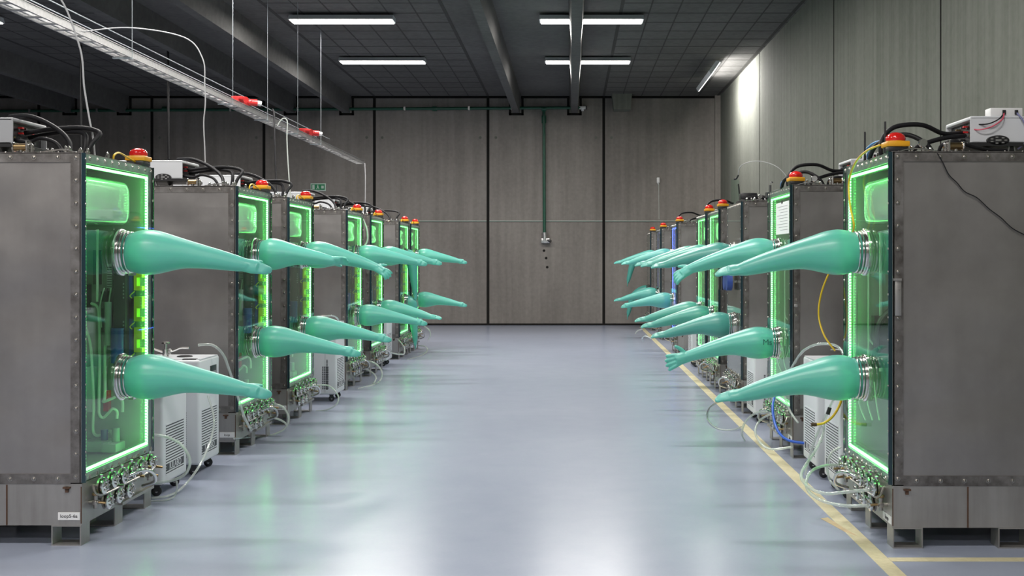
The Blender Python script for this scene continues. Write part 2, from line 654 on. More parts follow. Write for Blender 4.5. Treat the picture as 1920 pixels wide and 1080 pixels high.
# ------------------------------------------------------------------ lamps
def luminaire(x, y, z, lx, ly, power, label, washer=False, col=(1.0, 0.965, 0.92)):
    t = thing('ceiling_lamp', label, 'lamp', (x, y, z), 'linear lamps under the ceiling')
    key = 'lamp%.2f%.2f' % (lx, ly)

    def hous(b):
        b.prism([(-ly / 2, 0), (ly / 2, 0), (ly / 2 * 0.7, 0.07), (-ly / 2 * 0.7, 0.07)], -lx / 2, lx / 2, 'x')
    part('housing', key + 'h', hous, 'white_paint', t)
    part('diffuser', key + 'd', lambda b: b.box(-lx / 2 + 0.02, lx / 2 - 0.02, -ly / 2 + 0.02, ly / 2 - 0.02, -0.012, 0.0), 'lamp_diffuser', t)
    hang = CEIL - z - 0.07
    if hang > 0.05 and not washer:
        for sx_ in (-1, 1):
            part('hanger', key + 'w%.2f' % hang, lambda b: b.cyl((0, 0, 0), (0, 0, hang), 0.004, 6), 'wire_steel', t, (sx_ * lx * 0.35, 0, 0.07))
    ld = bpy.data.lights.new('lamp_light', 'AREA')
    ld.shape = 'RECTANGLE'
    ld.size, ld.size_y = lx - 0.04, ly - 0.04
    ld.energy = power
    ld.color = col
    lo = bpy.data.objects.new('lamp_light', ld)
    COL.objects.link(lo)
    lo.parent = t
    lo.location = (0, 0, -0.02)
    if washer:
        t.rotation_euler = (math.radians(-55), 0, PI / 2)
    return t


rows = {-6: ('far behind the lens', 4.66, 1.0), -1.5: ('behind the lens', 4.66, 1.0), 3.2: ('above the first machines', 4.66, 1.0), 7.9: ('over the front cabinets', 4.66, 1.1),
        12.0: ('over the middle of the rows', 4.66, 1.0), 15.8: ('high over the far cabinets', 4.88, 1.25), 19.2: ('nearest the end wall', 4.90, 1.15)}
cols = {-9.0: 'leftmost of its row', -3.3: 'over the left machines', 0.3: 'over the aisle'}
for yy, (rn, zz, pw) in rows.items():
    for xx, cn in cols.items():
        if xx > -5 or yy < 2 or yy == 15.8:
            luminaire(xx, yy, zz, 1.5, 0.3, LAMP_POWER * pw * (0.55 if xx < -5 and yy > 2 else 1), 'white linear ceiling lamp %s, %s' % (rn, cn))
luminaire(2.55, 20.2, 4.80, 2.0, 0.3, 115.0, 'white wall-washing lamp tilted at the pale wall near the far right corner', washer=True)

# ------------------------------------------------------------------ floor tapes
b = B()
b.box(1.455, 1.535, 3.0, 23.2, 0.0, 0.0015)
single('floor_tape', b, 'tape', 'long worn yellow tape line along the right machine row', 'tape')
b = B()
b.box(1.537, 3.2, 5.235, 5.30, 0.0, 0.0015)
single('floor_tape', b, 'tape', 'short pale tape line running across in front of the nearest right cabinet', 'tape')
b = B()
p0 = P(1590, 985, 5.9)
b.prism([(1.50, 5.70), (1.455, 5.80), (1.395, 6.10), (1.44, 6.12), (1.46, 5.95), (1.475, 5.85)], 0.0, 0.002, 'z')
single('floor_tape', b, 'tape_torn', 'torn brown scrap of tape peeling beside the yellow floor line', 'tape')

# ------------------------------------------------------------------ gloves
def glove_mesh(key, path, hand, mat='glove_rubber'):
    """path = [(out, side, up, radius)] from the port to the wrist; hand = dict(dir, up, size, curl, spread, thumb)"""
    if key in CACHE:
        return CACHE[key]
    b = B()
    pts = [Vector(p[:3]) for p in path]
    rad = [p[3] for p in path]
    # smooth the centre line and the radii together
    pp = catmull(pts, 5)
    rr = [v.x for v in catmull([(r, 0, 0) for r in rad], 5)]
    b.ring_sweep(pp, rr, 28)
    w = pts[hand.get('wrist', -3)]
    d = Vector(hand['dir']).normalized()
    u = Vector(hand['up'])
    u = (u - d * u.dot(d)).normalized()          # back of the hand
    sd = d.cross(u)
    k = hand.get('size', 1.0)
    # palm: flattened, a little wider towards the knuckles
    palm = [w - d * 0.03 * k, w + d * 0.02 * k, w + d * 0.055 * k, w + d * 0.085 * k]
    pr = [0.036 * k, 0.039 * k, 0.040 * k, 0.035 * k]
    bm = b.bm
    rings = []
    for c, r in zip(palm, pr):
        rings.append([bm.verts.new(c + u * (math.sin(2 * PI * j / 20) * r * 0.66) + sd * (math.cos(2 * PI * j / 20) * r)) for j in range(20)])
    for i in range(len(rings) - 1):
        for j in range(20):
            bm.faces.new((rings[i][j], rings[i][(j + 1) % 20], rings[i + 1][(j + 1) % 20], rings[i + 1][j]))
    bm.faces.new(list(reversed(rings[0])))
    bm.faces.new(rings[-1])
    fat = hand.get('fat', 1.0)
    curl, spread = hand.get('curl', 0.25), hand.get('spread', 0.05)
    lens = [0.062, 0.070, 0.066, 0.052]
    for i in range(4):
        off = (i - 1.5) * 0.0185 * k
        fd = (d + sd * ((i - 1.5) * spread)).normalized()
        L = lens[i] * k
        c = curl * (0.85 + 0.15 * i)
        base = w + d * 0.066 * k + sd * off
        a0 = base
        a1 = a0 + fd * (0.03 * k)
        f1 = (fd * math.cos(c * 0.5) - u * math.sin(c * 0.5))
        a2 = a1 + f1 * (L * 0.4)
        f2 = (fd * math.cos(c * 1.2) - u * math.sin(c * 1.2))
        a3 = a2 + f2 * (L * 0.32)
        f3 = (fd * math.cos(c * 1.9) - u * math.sin(c * 1.9))
        a4 = a3 + f3 * (L * 0.26)
        b.ring_sweep(catmull([a0, a1, a2, a3, a4], 3), [0.0115 * fat * k * (1 - 0.25 * q / 12) for q in range(12)] + [0.006 * fat * k], 10)
    ts = hand.get('thumb_side', 1)
    to = hand.get('thumb_out', 0.7)
    t0 = w + d * 0.015 * k + sd * (ts * 0.022 * k)
    td = (d * (1 - to * 0.5) + sd * (ts * to) + u * hand.get('thumb_up', -0.2)).normalized()
    t1 = t0 + td * 0.035 * k
    t2 = t1 + (td + d * 0.35).normalized() * 0.03 * k
    t3 = t2 + (td + d * 0.5).normalized() * 0.024 * k
    b.ring_sweep(catmull([t0, t1, t2, t3], 3), [0.015 * k, 0.015 * k, 0.0148 * k, 0.0142 * k, 0.0135 * k, 0.013 * k, 0.0125 * k, 0.0115 * k, 0.010 * k, 0.006 * k], 10)
    me0 = b.mesh('glove', mat)
    o = bpy.data.objects.new('glove', me0)
    COL.objects.link(o)
    m = o.modifiers.new('union', 'REMESH')
    m.mode = 'VOXEL'
    m.voxel_size = 0.0055
    sm = o.modifiers.new('soft', 'SMOOTH')
    sm.factor = 0.5
    sm.iterations = 9
    dg = bpy.context.evaluated_depsgraph_get()
    me = bpy.data.meshes.new_from_object(o.evaluated_get(dg))
    bpy.data.objects.remove(o)
    bm = bmesh.new()
    bm.from_mesh(me)
    x_min = path[0][0]
    dead = [f for f in bm.faces if abs(f.calc_center_median().x) < abs(x_min) + 0.004]
    bmesh.ops.delete(bm, geom=dead, context='FACES')      # the sleeve is open at the port
    bm.to_mesh(me)
    bm.free()
    me.materials.clear()
    me.materials.append(MATS[mat])
    me.polygons.foreach_set('use_smooth', [True] * len(me.polygons))
    CACHE[key] = me
    return me


def straight_path(s, droop, length, yaw=0.0):
    prof = [(0.012, 0.100, 0), (0.05, 0.103, 0), (0.09, 0.117, 0.0), (0.155, 0.124, 0.0), (0.22, 0.116, -0.02), (0.30, 0.095, -0.07), (0.37, 0.079, -0.15),
            (0.46, 0.066, -0.33), (0.56, 0.055, -0.56), (0.64, 0.046, -0.77), (0.69, 0.039, -0.9), (0.725, 0.031, -0.97), (0.745, 0.016, -1.0)]
    f = length / 0.69
    return [(s * o * f if o > 0.1 else s * o, yaw * max(0, o - 0.1), droop * q, r) for (o, r, q) in prof]


def make_glove(kind, s, mat):
    key = 'glove_%s_%d_%s' % (kind, s, mat)
    if kind == 'point':                      # fingers bunched and pointing
        return glove_mesh(key, straight_path(s, 0.075, 0.66), dict(dir=(s, 0, -0.22), up=(0, -1, 0.3), size=1.0, curl=0.3, spread=-0.10, thumb_side=-1 if s > 0 else 1, thumb_out=0.3, thumb_up=-0.4), mat)
    if kind == 'point_low':
        return glove_mesh(key, straight_path(s, 0.10, 0.65), dict(dir=(s, 0, -0.12), up=(0, -0.7, 1), size=1.02, curl=0.25, spread=-0.07, thumb_side=-s, thumb_out=0.35, thumb_up=-0.5), mat)
    if kind == 'slack':                      # hand tipped up a little at the wrist
        return glove_mesh(key, straight_path(s, 0.055, 0.58), dict(dir=(s, 0, 0.0), up=(0, 1, 0.6), size=0.95, curl=0.35, spread=0.02, thumb_side=-s, thumb_out=0.55, thumb_up=0.2), mat)
    if kind == 'open':                       # fingers spread, thumb up
        return glove_mesh(key, straight_path(s, 0.115, 0.69), dict(dir=(s, -0.1, -0.3), up=(0, -1, 0.15), size=1.18, curl=0.45, spread=0.16, fat=1.3, thumb_side=1 if s < 0 else -1, thumb_out=1.0, thumb_up=0.1), mat)
    if kind == 'drop_hand':                  # fingers hanging from the wrist
        return glove_mesh(key, straight_path(s, 0.12, 0.66), dict(dir=(s, 0, -0.55), up=(0.3 * s, -0.7, 0.6), size=1.12, curl=0.5, spread=0.12, fat=1.2, thumb_side=1 if s < 0 else -1, thumb_out=0.8, thumb_up=-0.1), mat)
    if kind == 'limp':                       # hanging straight down from the port
        return glove_mesh(key, [(s * 0.012, 0, 0, 0.100), (s * 0.05, 0, 0, 0.100), (s * 0.085, 0, -0.03, 0.095), (s * 0.105, 0, -0.10, 0.085), (s * 0.115, 0, -0.2, 0.07),
                                (s * 0.13, 0, -0.34, 0.058), (s * 0.145, 0, -0.47, 0.045), (s * 0.15, 0, -0.55, 0.037), (s * 0.15, 0, -0.585, 0.028), (s * 0.15, 0, -0.60, 0.015)],
                          dict(dir=(0.1 * s, 0, -1), up=(s, 0, 0), size=0.9, curl=0.2, spread=-0.05, thumb_side=1, thumb_out=0.3), mat)
    # 'bent': sticks out, then hangs from an elbow
    return glove_mesh(key, [(s * 0.012, 0, 0, 0.100), (s * 0.06, 0, 0, 0.104), (s * 0.14, 0, -0.02, 0.10), (s * 0.24, 0, -0.07, 0.085), (s * 0.32, 0, -0.15, 0.07),
                            (s * 0.36, 0, -0.26, 0.058), (s * 0.39, 0, -0.38, 0.048), (s * 0.41, 0, -0.46, 0.04), (s * 0.415, 0, -0.495, 0.03), (s * 0.42, 0, -0.51, 0.015)],
                      dict(dir=(0.2 * s, 0, -1), up=(s, 0, 0), size=0.9, curl=0.15, spread=-0.05, thumb_side=1, thumb_out=0.3), mat)


# ------------------------------------------------------------------ cabinets
W, D, TOP, FRAME = 0.92, 1.30, 1.985, 0.048
Z0 = 0.318                                   # lower edge of the window
GATE = dict(y=0.455, z=(1.485, 0.805))


def bolt_row(b, pts, axis, r=0.009, h=0.008, mi=0):
    for p in pts:
        b.dome(p, axis, r, h, 7, mi, 2)
        b.lathe(p, axis, [(0, r * 1.5), (0.0015, r * 1.45)], 8, mi)


def frange(a, b_, step):
    n = max(1, int(round((b_ - a) / step)))
    return [a + (b_ - a) * i / n for i in range(n + 1)]


def cabinet(side, dist, label, led='led_green', gloves=('point', 'point'), interior='full', glove_mat_name='glove_rubber', beacon=True, name_plate=None, extra=None):
    s = 1 if side == 'L' else -1
    X0 = -2.45 if side == 'L' else 1.59
    t = thing('glovebox_cabinet', label, 'cabinet', (X0, dist, 0), 'steel glovebox cabinets in two rows')
    S = side

    def body(b):
        b.box(-s * D, -s * 0.028, 0.006, 0.02, Z0, TOP - 0.01)                 # side facing the lens
        b.box(-s * D, -s * 0.028, W - 0.02, W - 0.006, Z0, TOP - 0.01)
        b.box(-s * D, -s * (D - 0.015), 0.006, W - 0.006, Z0, TOP - 0.01)
        b.box(-s * D, -s * 0.028, 0.006, W - 0.006, TOP - 0.02, TOP - 0.004)
        b.box(-s * D, -s * 0.028, 0.006, W - 0.006, Z0, Z0 + 0.015)
    part('body', S + 'body', body, 'steel_panel', t)

    def frame(b):
        for (y0, y1) in ((0, 0.0095), (W - 0.0095, W)):
            b.box(-s * 0.075, -s * 0.022, y0, y1, Z0, TOP)
            b.box(-s * D, -s * (D - 0.05), y0, y1, Z0, TOP)
            b.box(-s * (D - 0.05), -s * 0.075, y0, y1, TOP - 0.048, TOP)
            b.box(-s * (D - 0.05), -s * 0.075, y0, y1, Z0 - 0.006, Z0 + 0.044)
        # lip along the top and bolts
        b.box(-s * D, -s * 0.02, 0, W, TOP - 0.0035, TOP + 0.003)
        bolt_row(b, [(-s * x, 0, TOP - 0.024) for x in frange(0.14, D - 0.08, 0.117)], (0, -1, 0), mi=1)
        bolt_row(b, [(-s * 0.047, 0, z) for z in frange(Z0 + 0.03, TOP - 0.025, 0.117)], (0, -1, 0), mi=1)
        bolt_row(b, [(-s * x, 0, Z0 + 0.02) for x in frange(0.14, D - 0.08, 0.117)], (0, -1, 0), mi=1)
        bolt_row(b, [(-s * x, 0.03, TOP + 0.003) for x in frange(0.06, D - 0.08, 0.09)], (0, 0, 1), 0.006, 0.006, 1)
        bolt_row(b, [(-s * 0.06, y, TOP + 0.003) for y in frange(0.06, W - 0.06, 0.09)], (0, 0, 1), 0.006, 0.006, 1)
    part('frame', S + 'frame', frame, ['steel_frame', 'cast_metal'], t)

    def ring(b):
        b.box(-s * 0.03, -s * 0.021, 0.0, FRAME, Z0, TOP)
        b.box(-s * 0.03, -s * 0.021, W - FRAME, W, Z0, TOP)
        b.box(-s * 0.03, -s * 0.021, FRAME, W - FRAME, TOP - 0.048, TOP)
        b.box(-s * 0.03, -s * 0.021, FRAME, W - FRAME, Z0, Z0 + 0.04)
    part('window_ring', S + 'ring', ring, 'steel_ring', t)

    def skirt(b):
        b.box(-s * D, -s * 0.02, 0.003, W - 0.003, 0.103, Z0 - 0.006, 0)
        b.box(-s * 0.402, -s * 0.394, 0.0015, 0.004, 0.104, Z0 - 0.01, 1)
        b.box(-s * 0.025, -s * 0.02, 0.0018, 0.004, 0.112, Z0 - 0.02, 1)
        b.box(-s * 0.11, -s * 0.075, -0.012, 0.004, Z0 - 0.028, Z0 - 0.02, 1)
        b.box(-s * 0.10, -s * 0.085, -0.006, 0.004, Z0 - 0.048, Z0 - 0.02, 1)
    part('skirt', S + 'skirt', skirt, ['steel_skirt', 'rust'], t)

    def foot(b):                                                                # short open length of square tube
        w, l = 0.15, 0.10
        b.box(0, -s * 0.006, 0, l, 0, 0.103)
        b.box(-s * (w - 0.006), -s * w, 0, l, 0, 0.103)
        b.box(-s * 0.006, -s * (w - 0.006), 0, l, 0, 0.006)
        b.box(-s * 0.006, -s * (w - 0.006), 0, l, 0.097, 0.103)
    for fx in (0.022, 0.55, 1.08):
        for fy in (0.0, 0.41, 0.82):
            part('foot', S + 'foot', foot, 'steel_skirt', t, (-s * fx, fy, 0))

    wmat = 'acrylic' if led else 'acrylic_brown'
    part('window_pane', S + 'pane' + wmat, lambda b: b.box(-s * 0.018, -s * 0.004, 0.009, W - 0.006, Z0 + 0.006, TOP - 0.004), wmat, t)

    def edge(b):
        b.box(-s * 0.02, 0, 0, 0.009, Z0, TOP)
        b.box(-s * 0.019, -s * 0.003, W - 0.006, W, Z0, TOP)
        bolt_row(b, [(0, 0.0045, z) for z in frange(Z0 + 0.04, TOP - 0.03, 0.117)], (s, 0, 0), 0.004, 0.004, 1)
        bolt_row(b, [(-s * 0.004, y, TOP - 0.024) for y in frange(0.06, W - 0.05, 0.09)], (s, 0, 0), 0.009, 0.007, 1)
        bolt_row(b, [(-s * 0.004, y, Z0 + 0.022) for y in frange(0.06, W - 0.05, 0.09)], (s, 0, 0), 0.009, 0.007, 1)
        bolt_row(b, [(-s * 0.004, W - 0.022, z) for z in frange(Z0 + 0.08, TOP - 0.08, 0.117)], (s, 0, 0), 0.006, 0.006, 1)
    part('window_edge', S + 'edge', edge, ['edge_teal', 'cast_metal'], t)

    # ---- inside
    def inner(b):
        b.box(-s * 0.60, -s * 0.59, 0.02, W - 0.02, Z0, TOP - 0.02)
        b.box(-s * 0.59, -s * 0.03, W - 0.024, W - 0.02, Z0 + 0.016, TOP - 0.03)
        b.box(-s * 0.59, -s * 0.03, 0.02, 0.024, Z0 + 0.016, TOP - 0.03)
    part('inner_lining', S + 'inner', inner, 'steel_inner', t)
    if led:
        for (nm, bx) in (('far', (W - 0.060, W - 0.046, 0.366, 1.928)), ('near', (0.046, 0.060, 0.366, 1.928))):
            part('light_strip', S + led + nm, lambda b, bx=bx: b.box(-s * 0.034, -s * 0.0225, bx[0], bx[1], bx[2], bx[3]), led, t)
        for (nm, z0, z1) in (('top', 1.916, 1.928), ('bottom', 0.366, 0.378)):
            part('light_strip', S + led + nm, lambda b, z0=z0, z1=z1: b.box(-s * 0.034, -s * 0.0225, 0.061, W - 0.061, z0, z1), led, t)
    if interior in ('full', 'sparse', 'notes'):
        def rbox(b):                                                            # rounded box near the top, its face bulging a little
            y0, y1, z0, z1, r = 0.05, 0.75, 1.64, 1.885, 0.075
            def outline(k):
                pts = []
                for (cy, cz, a0) in ((y1 - r, z1 - r, 0), (y0 + r, z1 - r, 90), (y0 + r, z0 + r, 180), (y1 - r, z0 + r, 270)):
                    for q in range(7):
                        a = math.radians(a0 + q * 15)
                        pts.append((cy + (r - k) * math.cos(a) + 0, cz + (r - k) * math.sin(a)))
                return pts
            prof = [(0.30, 0.0), (0.10, 0.0), (0.085, 0.004), (0.075, 0.012), (0.070, 0.026), (0.067, 0.045), (0.065, 0.06)]
            rings = [[b.bm.verts.new((-s * dx, y, z)) for (y, z) in outline(k)] for (dx, k) in prof]
            n = len(rings[0])
            for i in range(len(rings) - 1):
                for j in range(n):
                    b.bm.faces.new((rings[i][j], rings[i][(j + 1) % n], rings[i + 1][(j + 1) % n], rings[i + 1][j]))
            b.bm.faces.new(rings[-1])
            b.bm.faces.new(list(reversed(rings[0])))
        if interior != 'notes':
            part('air_unit', S + 'rbox', rbox, 'gloss_plastic', t)
        yw = W - 0.028

        def hoses(b):
            for pts in ([(0.34, 1.19), (0.30, 1.17), (0.285, 1.10), (0.29, 0.85), (0.29, 0.62), (0.285, 0.55), (0.27, 0.525), (0.23, 0.56), (0.205, 0.58), (0.19, 0.56), (0.187, 0.52)],
                        [(0.26, 1.13), (0.245, 1.10), (0.25, 0.9), (0.26, 0.66), (0.265, 0.62), (0.22, 0.635), (0.18, 0.65), (0.155, 0.62), (0.15, 0.56)],
                        [(0.37, 1.05), (0.34, 0.95), (0.325, 0.8), (0.325, 0.6), (0.325, 0.46), (0.30, 0.425), (0.265, 0.43), (0.23, 0.45), (0.21, 0.44), (0.205, 0.39)]):
                b.tube([(-s * u, yw - 0.05 - 0.01 * (i % 3), z) for i, (u, z) in enumerate(pts)], 0.0085, 8)
        if interior == 'full':
            part('inner_hose', S + 'hoses', hoses, 'pale_hose', t)

        def blocks(b):
            for k in range(5):
                z = 1.61 - k * 0.18 - 0.02
                b.box(-s * 0.045, -s * 0.092, yw - 0.05, yw, z - 0.07, z)
                b.box(-s * 0.075, -s * 0.092, yw - 0.05, yw, z - 0.12, z - 0.07)
                b.box(-s * 0.045, -s * 0.092, yw - 0.05, yw, z - 0.145, z - 0.12)
                b.tube([(-s * 0.085, yw - 0.055, z - 0.15), (-s * 0.11, yw - 0.06, z - 0.175), (-s * 0.10, yw - 0.055, z - 0.19)], 0.003, 6)
        if interior == 'full':
            part('terminal_strip', S + 'blocks', blocks, 'yellow_plastic', t)

        def gear(b):
            b.box(-s * 0.12, -s * 0.19, yw - 0.10, yw, 0.80, 1.55, 0)            # dark equipment rack
            b.box(-s * 0.10, -s * 0.125, yw - 0.05, yw, 0.85, 1.60, 3)
            b.box(-s * 0.21, -s * 0.24, yw - 0.07, yw, 1.28, 1.42, 1)
            b.box(-s * 0.205, -s * 0.215, yw - 0.07, yw, 1.42, 1.55, 1)
            b.box(-s * 0.33, -s * 0.36, yw - 0.07, yw, 0.56, 0.82, 1)
            b.box(-s * 0.245, -s * 0.275, yw - 0.04, yw, 0.56, 0.68, 2)           # red bracket
            b.cyl((-s * 0.16, yw - 0.12, 0.85), (-s * 0.16, yw - 0.12, 1.05), 0.035, 16, 3)
            b.cyl((-s * 0.22, yw - 0.10, 0.95), (-s * 0.22, yw - 0.10, 1.2), 0.02, 12, 1)
            b.box(-s * 0.20, -s * 0.36, yw - 0.14, yw, Z0 + 0.02, 0.40, 1, 0.008)
            b.box(-s * 0.15, -s * 0.24, yw - 0.16, yw - 0.02, Z0 + 0.02, 0.39, 1, 0.01)
            b.cyl((-s * 0.185, yw - 0.08, 0.385), (-s * 0.185, yw - 0.08, 0.47), 0.022, 14, 1)
            b.cyl((-s * 0.25, yw - 0.08, 0.39), (-s * 0.25, yw - 0.08, 0.46), 0.02, 14, 3)
            for q in range(6):
                b.tube([(-s * (0.10 + 0.015 * q), yw - 0.03, 0.70), (-s * (0.085 + 0.012 * q), yw - 0.035, 0.74), (-s * (0.07 + 0.008 * q), yw - 0.03, 0.78)], 0.003, 5, 4)
            b.torus((-s * 0.075, yw - 0.035, 0.745), (0, 1, 0), 0.035, 0.003, 18, 5, 4)
            for (u, z0, z1, w) in ((0.10, 1.10, 1.22, 0.05), (0.255, 1.02, 1.16, 0.04), (0.255, 1.20, 1.26, 0.05), (0.30, 1.30, 1.50, 0.05), (0.36, 1.15, 1.3, 0.05), (0.10, 1.40, 1.48, 0.04)):
                b.box(-s * u, -s * (u + 0.03), yw - w, yw, z0, z1, 0)
            for q in range(9):
                b.box(-s * 0.212, -s * 0.238, yw - 0.072, yw - 0.07, 1.285 + q * 0.014, 1.291 + q * 0.014, 0)
            for q in range(4):
                b.tube([(-s * (0.20 + 0.02 * q), yw - 0.06, 1.28), (-s * (0.20 + 0.025 * q), yw - 0.08, 1.18), (-s * (0.22 + 0.02 * q), yw - 0.05, 1.05)], 0.004, 5, 4 if q % 2 else 0)
            b.cyl((-s * 0.30, yw - 0.06, 1.20), (-s * 0.30, yw - 0.06, 1.62), 0.008, 8, 4)
            for q in range(5):
                for j in range(2):
                    b.box(-s * 0.128, -s * 0.134, yw - 0.104, yw - 0.10, 1.0 + q * 0.02 + j * 0.22, 1.01 + q * 0.02 + j * 0.22, 1)
        if interior == 'full':
            part('equipment_rack', S + 'gear', gear, ['steel_dark', 'grey_plastic', 'red_plastic', 'blue_plastic', 'pale_hose'], t)

        def gear2(b):
            for (u, z0, z1, r) in ((0.055, 0.70, 1.40, 0.012), (0.13, 0.75, 1.60, 0.006), (0.20, 0.80, 1.60, 0.010)):
                b.cyl((-s * u, yw - 0.05, z0), (-s * u, yw - 0.05, z1), r, 10, 0)
            b.tube([(-s * 0.13, yw - 0.05, 1.05), (-s * 0.135, yw - 0.06, 0.98), (-s * 0.19, yw - 0.07, 0.93)], 0.006, 8, 0)
            b.tube([(-s * 0.30, yw - 0.10, 1.18), (-s * 0.22, yw - 0.10, 1.14), (-s * 0.17, yw - 0.10, 1.05), (-s * 0.15, yw - 0.10, 0.85)], 0.016, 8, 1)
            b.box(-s * 0.16, -s * 0.26, yw - 0.06, yw, 0.82, 1.12, 1)
            for q in range(3):
                b.tube([(-s * (0.06 + 0.05 * q), yw - 0.06, 0.74), (-s * (0.07 + 0.05 * q), yw - 0.07, 0.62), (-s * (0.11 + 0.04 * q), yw - 0.06, 0.52)], 0.005, 6, 0)
        if interior in ('sparse', 'notes'):
            part('equipment_rack', S + 'gear2', gear2, ['pale_hose', 'steel_dark'], t)
        if interior == 'notes':
            part('paper_sheet', S + 'note', lambda b: (b.box(-s * 0.0042, -s * 0.0028, 0.05, 0.55, 1.635, 1.875, 0), b.box(-s * 0.0042, -s * 0.002, 0.28, 0.34, 1.865, 1.885, 1),
                                                      [b.box(-s * 0.0032, -s * 0.0024, 0.10, 0.50 - 0.06 * (q % 3), 1.84 - q * 0.022, 1.844 - q * 0.022, 2) for q in range(9)]),
                 ['paper', 'black_plastic', 'grey_plastic'], t)['label'] = 'white sheet of notes taped on the pane'

    # ---- glove ports
    for i, gz in enumerate(GATE['z']):
        def port(b):
            b.lathe((0, 0, 0), (s, 0, 0), [(-0.003, 0.128), (0.006, 0.128), (0.010, 0.122), (0.012, 0.108)], 40)
            b.torus((s * 0.016, 0, 0), (1, 0, 0), 0.114, 0.0065, 40, 8)
            b.torus((s * 0.031, 0, 0), (1, 0, 0), 0.111, 0.0065, 40, 8)
            b.torus((s * 0.050, 0, 0), (1, 0, 0), 0.109, 0.0055, 40, 8)
            b.box(s * 0.026, s * 0.054, 0.02, 0.06, -0.128, -0.112)
        rg = part('glove_port', S + 'port', port, 'chrome', t, (-s * 0.002, GATE['y'], gz))
        gm = glove_mat_name
        g = put('glove', make_glove(gloves[i], s, gm), rg)
        if extra == 'marks' and i == 1:
            tm = put('lettering', text_mesh('Ms', 0.062, 'ink_green'), g, (s * 0.105, -0.124, 0.012), (PI / 2, 0, 0))

    # ---- manifold of valves under the window
    def valve(b):                                                               # flange pair on a stub with a clamp and a small knob
        b.cyl((0, 0, 0), (s * 0.075, 0, 0), 0.013, 12, 0)
        b.lathe((s * 0.03, 0, 0), (s, 0, 0), [(0, 0.034), (0.003, 0.043), (0.012, 0.043), (0.016, 0.034)], 22, 0)
        b.lathe((s * 0.050, 0, 0), (s, 0, 0), [(0, 0.034), (0.002, 0.044), (0.010, 0.044), (0.014, 0.034), (0.015, 0.020), (0.019, 0.012)], 22, 1)
        for k in range(6):
            a = k * PI / 3
            b.cyl((s * 0.06, math.cos(a) * 0.025, math.sin(a) * 0.025), (s * 0.074, math.cos(a) * 0.025, math.sin(a) * 0.025), 0.005, 6, 1)
        b.cyl((s * 0.04, 0, 0.036), (s * 0.04, 0, 0.058), 0.008, 8, 1)

    def cock(b):
        b.cyl((0, 0, 0), (s * 0.05, 0, 0), 0.011, 10, 0)
        b.cyl((s * 0.032, 0, -0.03), (s * 0.032, 0, 0.034), 0.011, 10, 0)
        b.lathe((s * 0.032, 0, 0.034), (0, 0, 1), [(0, 0.012), (0.004, 0.018), (0.014, 0.018), (0.018, 0.008)], 12, 1)
        b.box(s * 0.02, s * 0.044, -0.017, 0.017, -0.012, 0.012, 0, 0.003)
        b.cyl((s * 0.05, 0, 0), (s * 0.085, 0, -0.004), 0.007, 8, 1)
    for k, y in enumerate((0.14, 0.27, 0.40, 0.53, 0.66, 0.79)):
        part('valve', S + 'valve', valve, ['cast_metal', 'chrome'], t, (-s * 0.02, y, 0.275 + 0.006 * (k % 2)))
    for y in (0.20, 0.335, 0.47):
        part('valve', S + 'valve', valve, ['cast_metal', 'chrome'], t, (-s * 0.02, y, 0.185))
    for k, y in enumerate((0.09, 0.60, 0.70, 0.80, 0.87)):
        part('stopcock', S + 'cock', cock, ['cast_metal', 'brass'], t, (-s * 0.02, y, 0.20 + 0.035 * (k % 3)))

    def pipes(b):
        b.tube([(0, 0.08, 0.29), (s * 0.03, 0.10, 0.235), (s * 0.035, 0.4, 0.23), (s * 0.035, 0.8, 0.235), (0, 0.86, 0.28)], 0.007, 8, 0)
        b.tube([(s * 0.03, 0.44, 0.262), (s * 0.09, 0.50, 0.285), (s * 0.12, 0.57, 0.26), (s * 0.115, 0.62, 0.20), (s * 0.04, 0.63, 0.17)], 0.010, 10, 1)
        b.box(-s * 0.02, s * 0.004, 0.45, 0.90, 0.104, 0.12, 0)
        b.cyl((-s * 0.02, 0.335, 0.235), (s * 0.06, 0.335, 0.235), 0.008, 8, 0)
    part('manifold_pipe', S + 'pipes', pipes, ['cast_metal', 'chrome'], t)

    # ---- signal lamp on the front corner
    by = 0.83 if side == 'L' else 0.085
    if beacon:
        bs = part('signal_lamp', S + 'bbase', lambda b: b.box(-0.05, 0.05, -0.052, 0.052, 0, 0.03, 0, 0.004), 'black_plastic', t, (-s * 0.06, by, TOP + 0.003))
        part('collar', S + 'bcol', lambda b: (b.box(-0.058, 0.058, -0.058, 0.058, 0.027, 0.055, 0, 0.006), b.lathe((0, 0, 0.05), (0, 0, 1), [(0, 0.052), (0.008, 0.05)], 24)), 'beacon_yellow', bs)
        part('dome', S + 'bdome', lambda b: b.lathe((0, 0, 0.056), (0, 0, 1), [(0, 0.042), (0.004, 0.048), (0.014, 0.051), (0.026, 0.048), (0.037, 0.038), (0.045, 0.022), (0.048, 0.006)], 28), 'beacon_red', bs)
        wy = -0.34 if side == 'L' else 0.25
        part('wire', S + 'bwire', lambda b: b.tube([(0, wy * 0.15, 0.02), (0.0, wy * 0.45, 0.035), (0, wy * 0.8, 0.05), (0, wy, 0.03), (0, wy * 1.02, 0)], 0.0055, 8), 'yellow_hose', bs)

    # ---- fittings standing on the roof
    rnd = random.Random(3)
